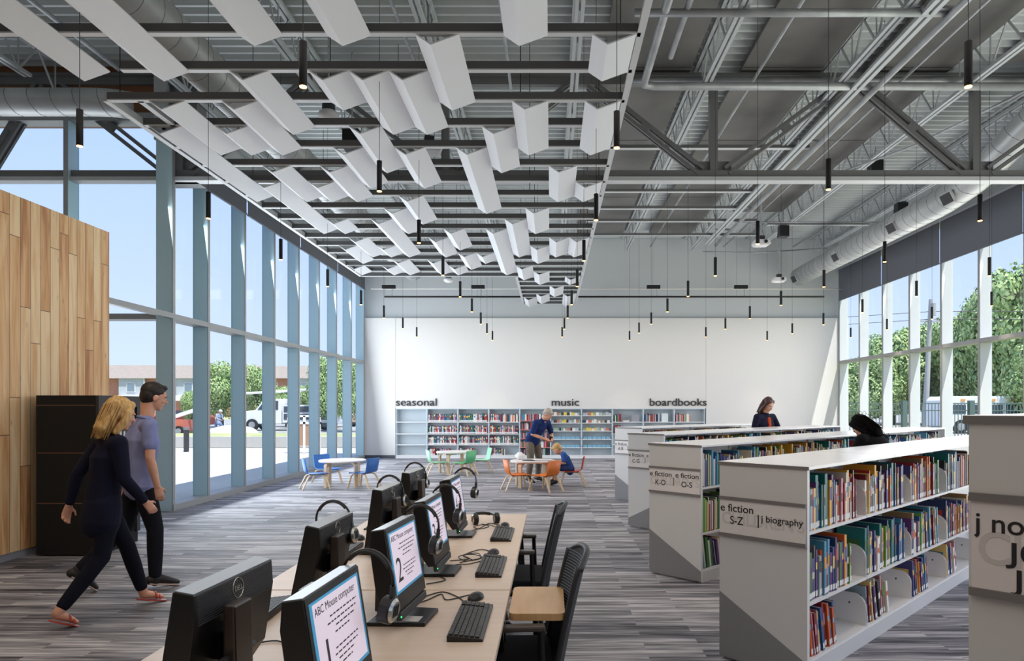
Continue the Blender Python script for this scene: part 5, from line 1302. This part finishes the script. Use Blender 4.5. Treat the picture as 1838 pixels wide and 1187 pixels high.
t = TH('bollard_light', 'dark cylindrical bollard before the retaining wall', 'bollard', (PX(334.5, 24.5), 24.5, 0)); MB().cyl((0, 0, 0), (0, 0, .78), .09).build('post', M_dgrey, t); MB().cyl((0, 0, .78), (0, 0, .88), .1).build('cap', M_truss, t)
t = TH('rubble_mound', 'pale mound of gravel beside the worker outside', 'mound', (PX(418, 38), 38, 0.0)); MB().ell((0, 0, .1), (1.4, 1, .5)).build('mound', mat('gravel_pale', (206, 204, 200), .95), t, True)
t = TH('picket_panel', 'small white framed wooden enclosure outside the left glazing', 'fence', (PX(547, 24), 24, 0))
B(-.55, .5, -.04, .0, .25, 1.0).build('boards', mat('board_brown', (168, 130, 104), .8), t); MB().box(-.6, -.52, -.06, .02, 0, 1.3).box(-.04, .04, -.06, .02, 0, 1.3).box(.48, .56, -.06, .02, 0, 1.3).box(-.6, .56, -.06, .02, 1.0, 1.08).box(-.6, .56, -.06, .02, 1.25, 1.32).build('white_frame', M_white, t)
person('worker in light blue shirt and jeans with a white cap outside the left glazing', (PX(391, 40), 40, .0), R(-20),
       dict(pel=(0, 0, .8), chest=(.08, 0, 1.06), neck=(.14, 0, 1.2), head=(.2, 0, 1.32), shL=(.1, .17, 1.16), elL=(.15, .22, .92), wrL=(.35, .15, .85), shR=(.1, -.17, 1.16), elR=(.15, -.22, .92), wrR=(.35, -.15, .85),
            hipL=(0, .09, .78), knL=(.2, .12, .45), anL=(.1, .15, .09), toL=(.24, .16, .035), hipR=(0, -.09, .78), knR=(-.05, -.12, .42), anR=(-.3, -.14, .09), toR=(-.16, -.15, .035)),
       (.7, 0), dict(hair=M_white, shirt=cloth('pale_blue', (170, 182, 206)), trousers=cloth('denim', (110, 136, 180)), shoe=M_black), dict(vox=.02, sleeve=2))
# picket fence, white bus and utility pole on the right
t = TH('metal_fence', 'dark metal picket fence outside the right glazing', 'fence', (PX(1519, 26), 26, 0)); M_fence = mat('fence_green_grey', (86, 106, 104), .6)
for z in (.2, 1.45, 1.72): B(-1, 26, -.02, .02, z, z + .04).build('rail', M_fence, t)
for i in range(11): B(-.35 + i * 2.55 - .09, -.35 + i * 2.55 + .09, -.09, .09, 0, 1.85).build('post', M_fence, t)
g = MB(); x = -1.
while x < 26: g.box(x, x + .022, -.011, .011, .1, 1.74); x += .125
g.build('pickets', M_fence, t)
t = TH('white_bus', 'white bus with amber roof lights parked beyond the fence', 'bus', (PX(1752, 42), 42, 0), 0)
MB().prism([(-2.5, .4), (-2.5, 2.0), (-2.3, 2.25), (2.1, 2.25), (2.4, 1.9), (2.5, .4)], -1.1, 1.1, 'y').build('bus_body', M_wv, t, bevel=.08)
for q in range(4): B(-2.2 + q * 1.1, -1.3 + q * 1.1, -1.12, -1.1, 1.2, 1.75).build('bus_window', M_vg, t)
for q in (-1.6, 0.2, 1.4): B(q, q + .25, -1.14, -1.1, 1.95, 2.08).build('amber_light', mat('amber', (226, 150, 70), .4), t)
for q in (-1.6, 1.6): wheel(t, q, -1.0, .42)
t = TH('utility_pole', 'tall pale utility pole with crossarm beyond the fence', 'pole', (PX(1668, 45), 45, 0)); M_pole = mat('pole_grey', (168, 166, 164), .9)
MB().tube([(-.3, 0, 0), (0.1, 0, 8.7)], [.2, .12], 10).build('pole_shaft', M_pole, t); B(-1.0, 1.3, -.06, .06, 7.2, 7.3).build('crossarm', M_pole, t); MB().cyl((.1, -.3, 7.6), (.1, -.3, 8.4), .16).build('transformer', M_pole, t)
for z in (7.4, 7.9): MB().tube([(-14, 3, z - .6), (.1, 0, z), (30, -3, z - .4), (60, -6, z)], .02, 4).build('wire', M_dgrey, t)
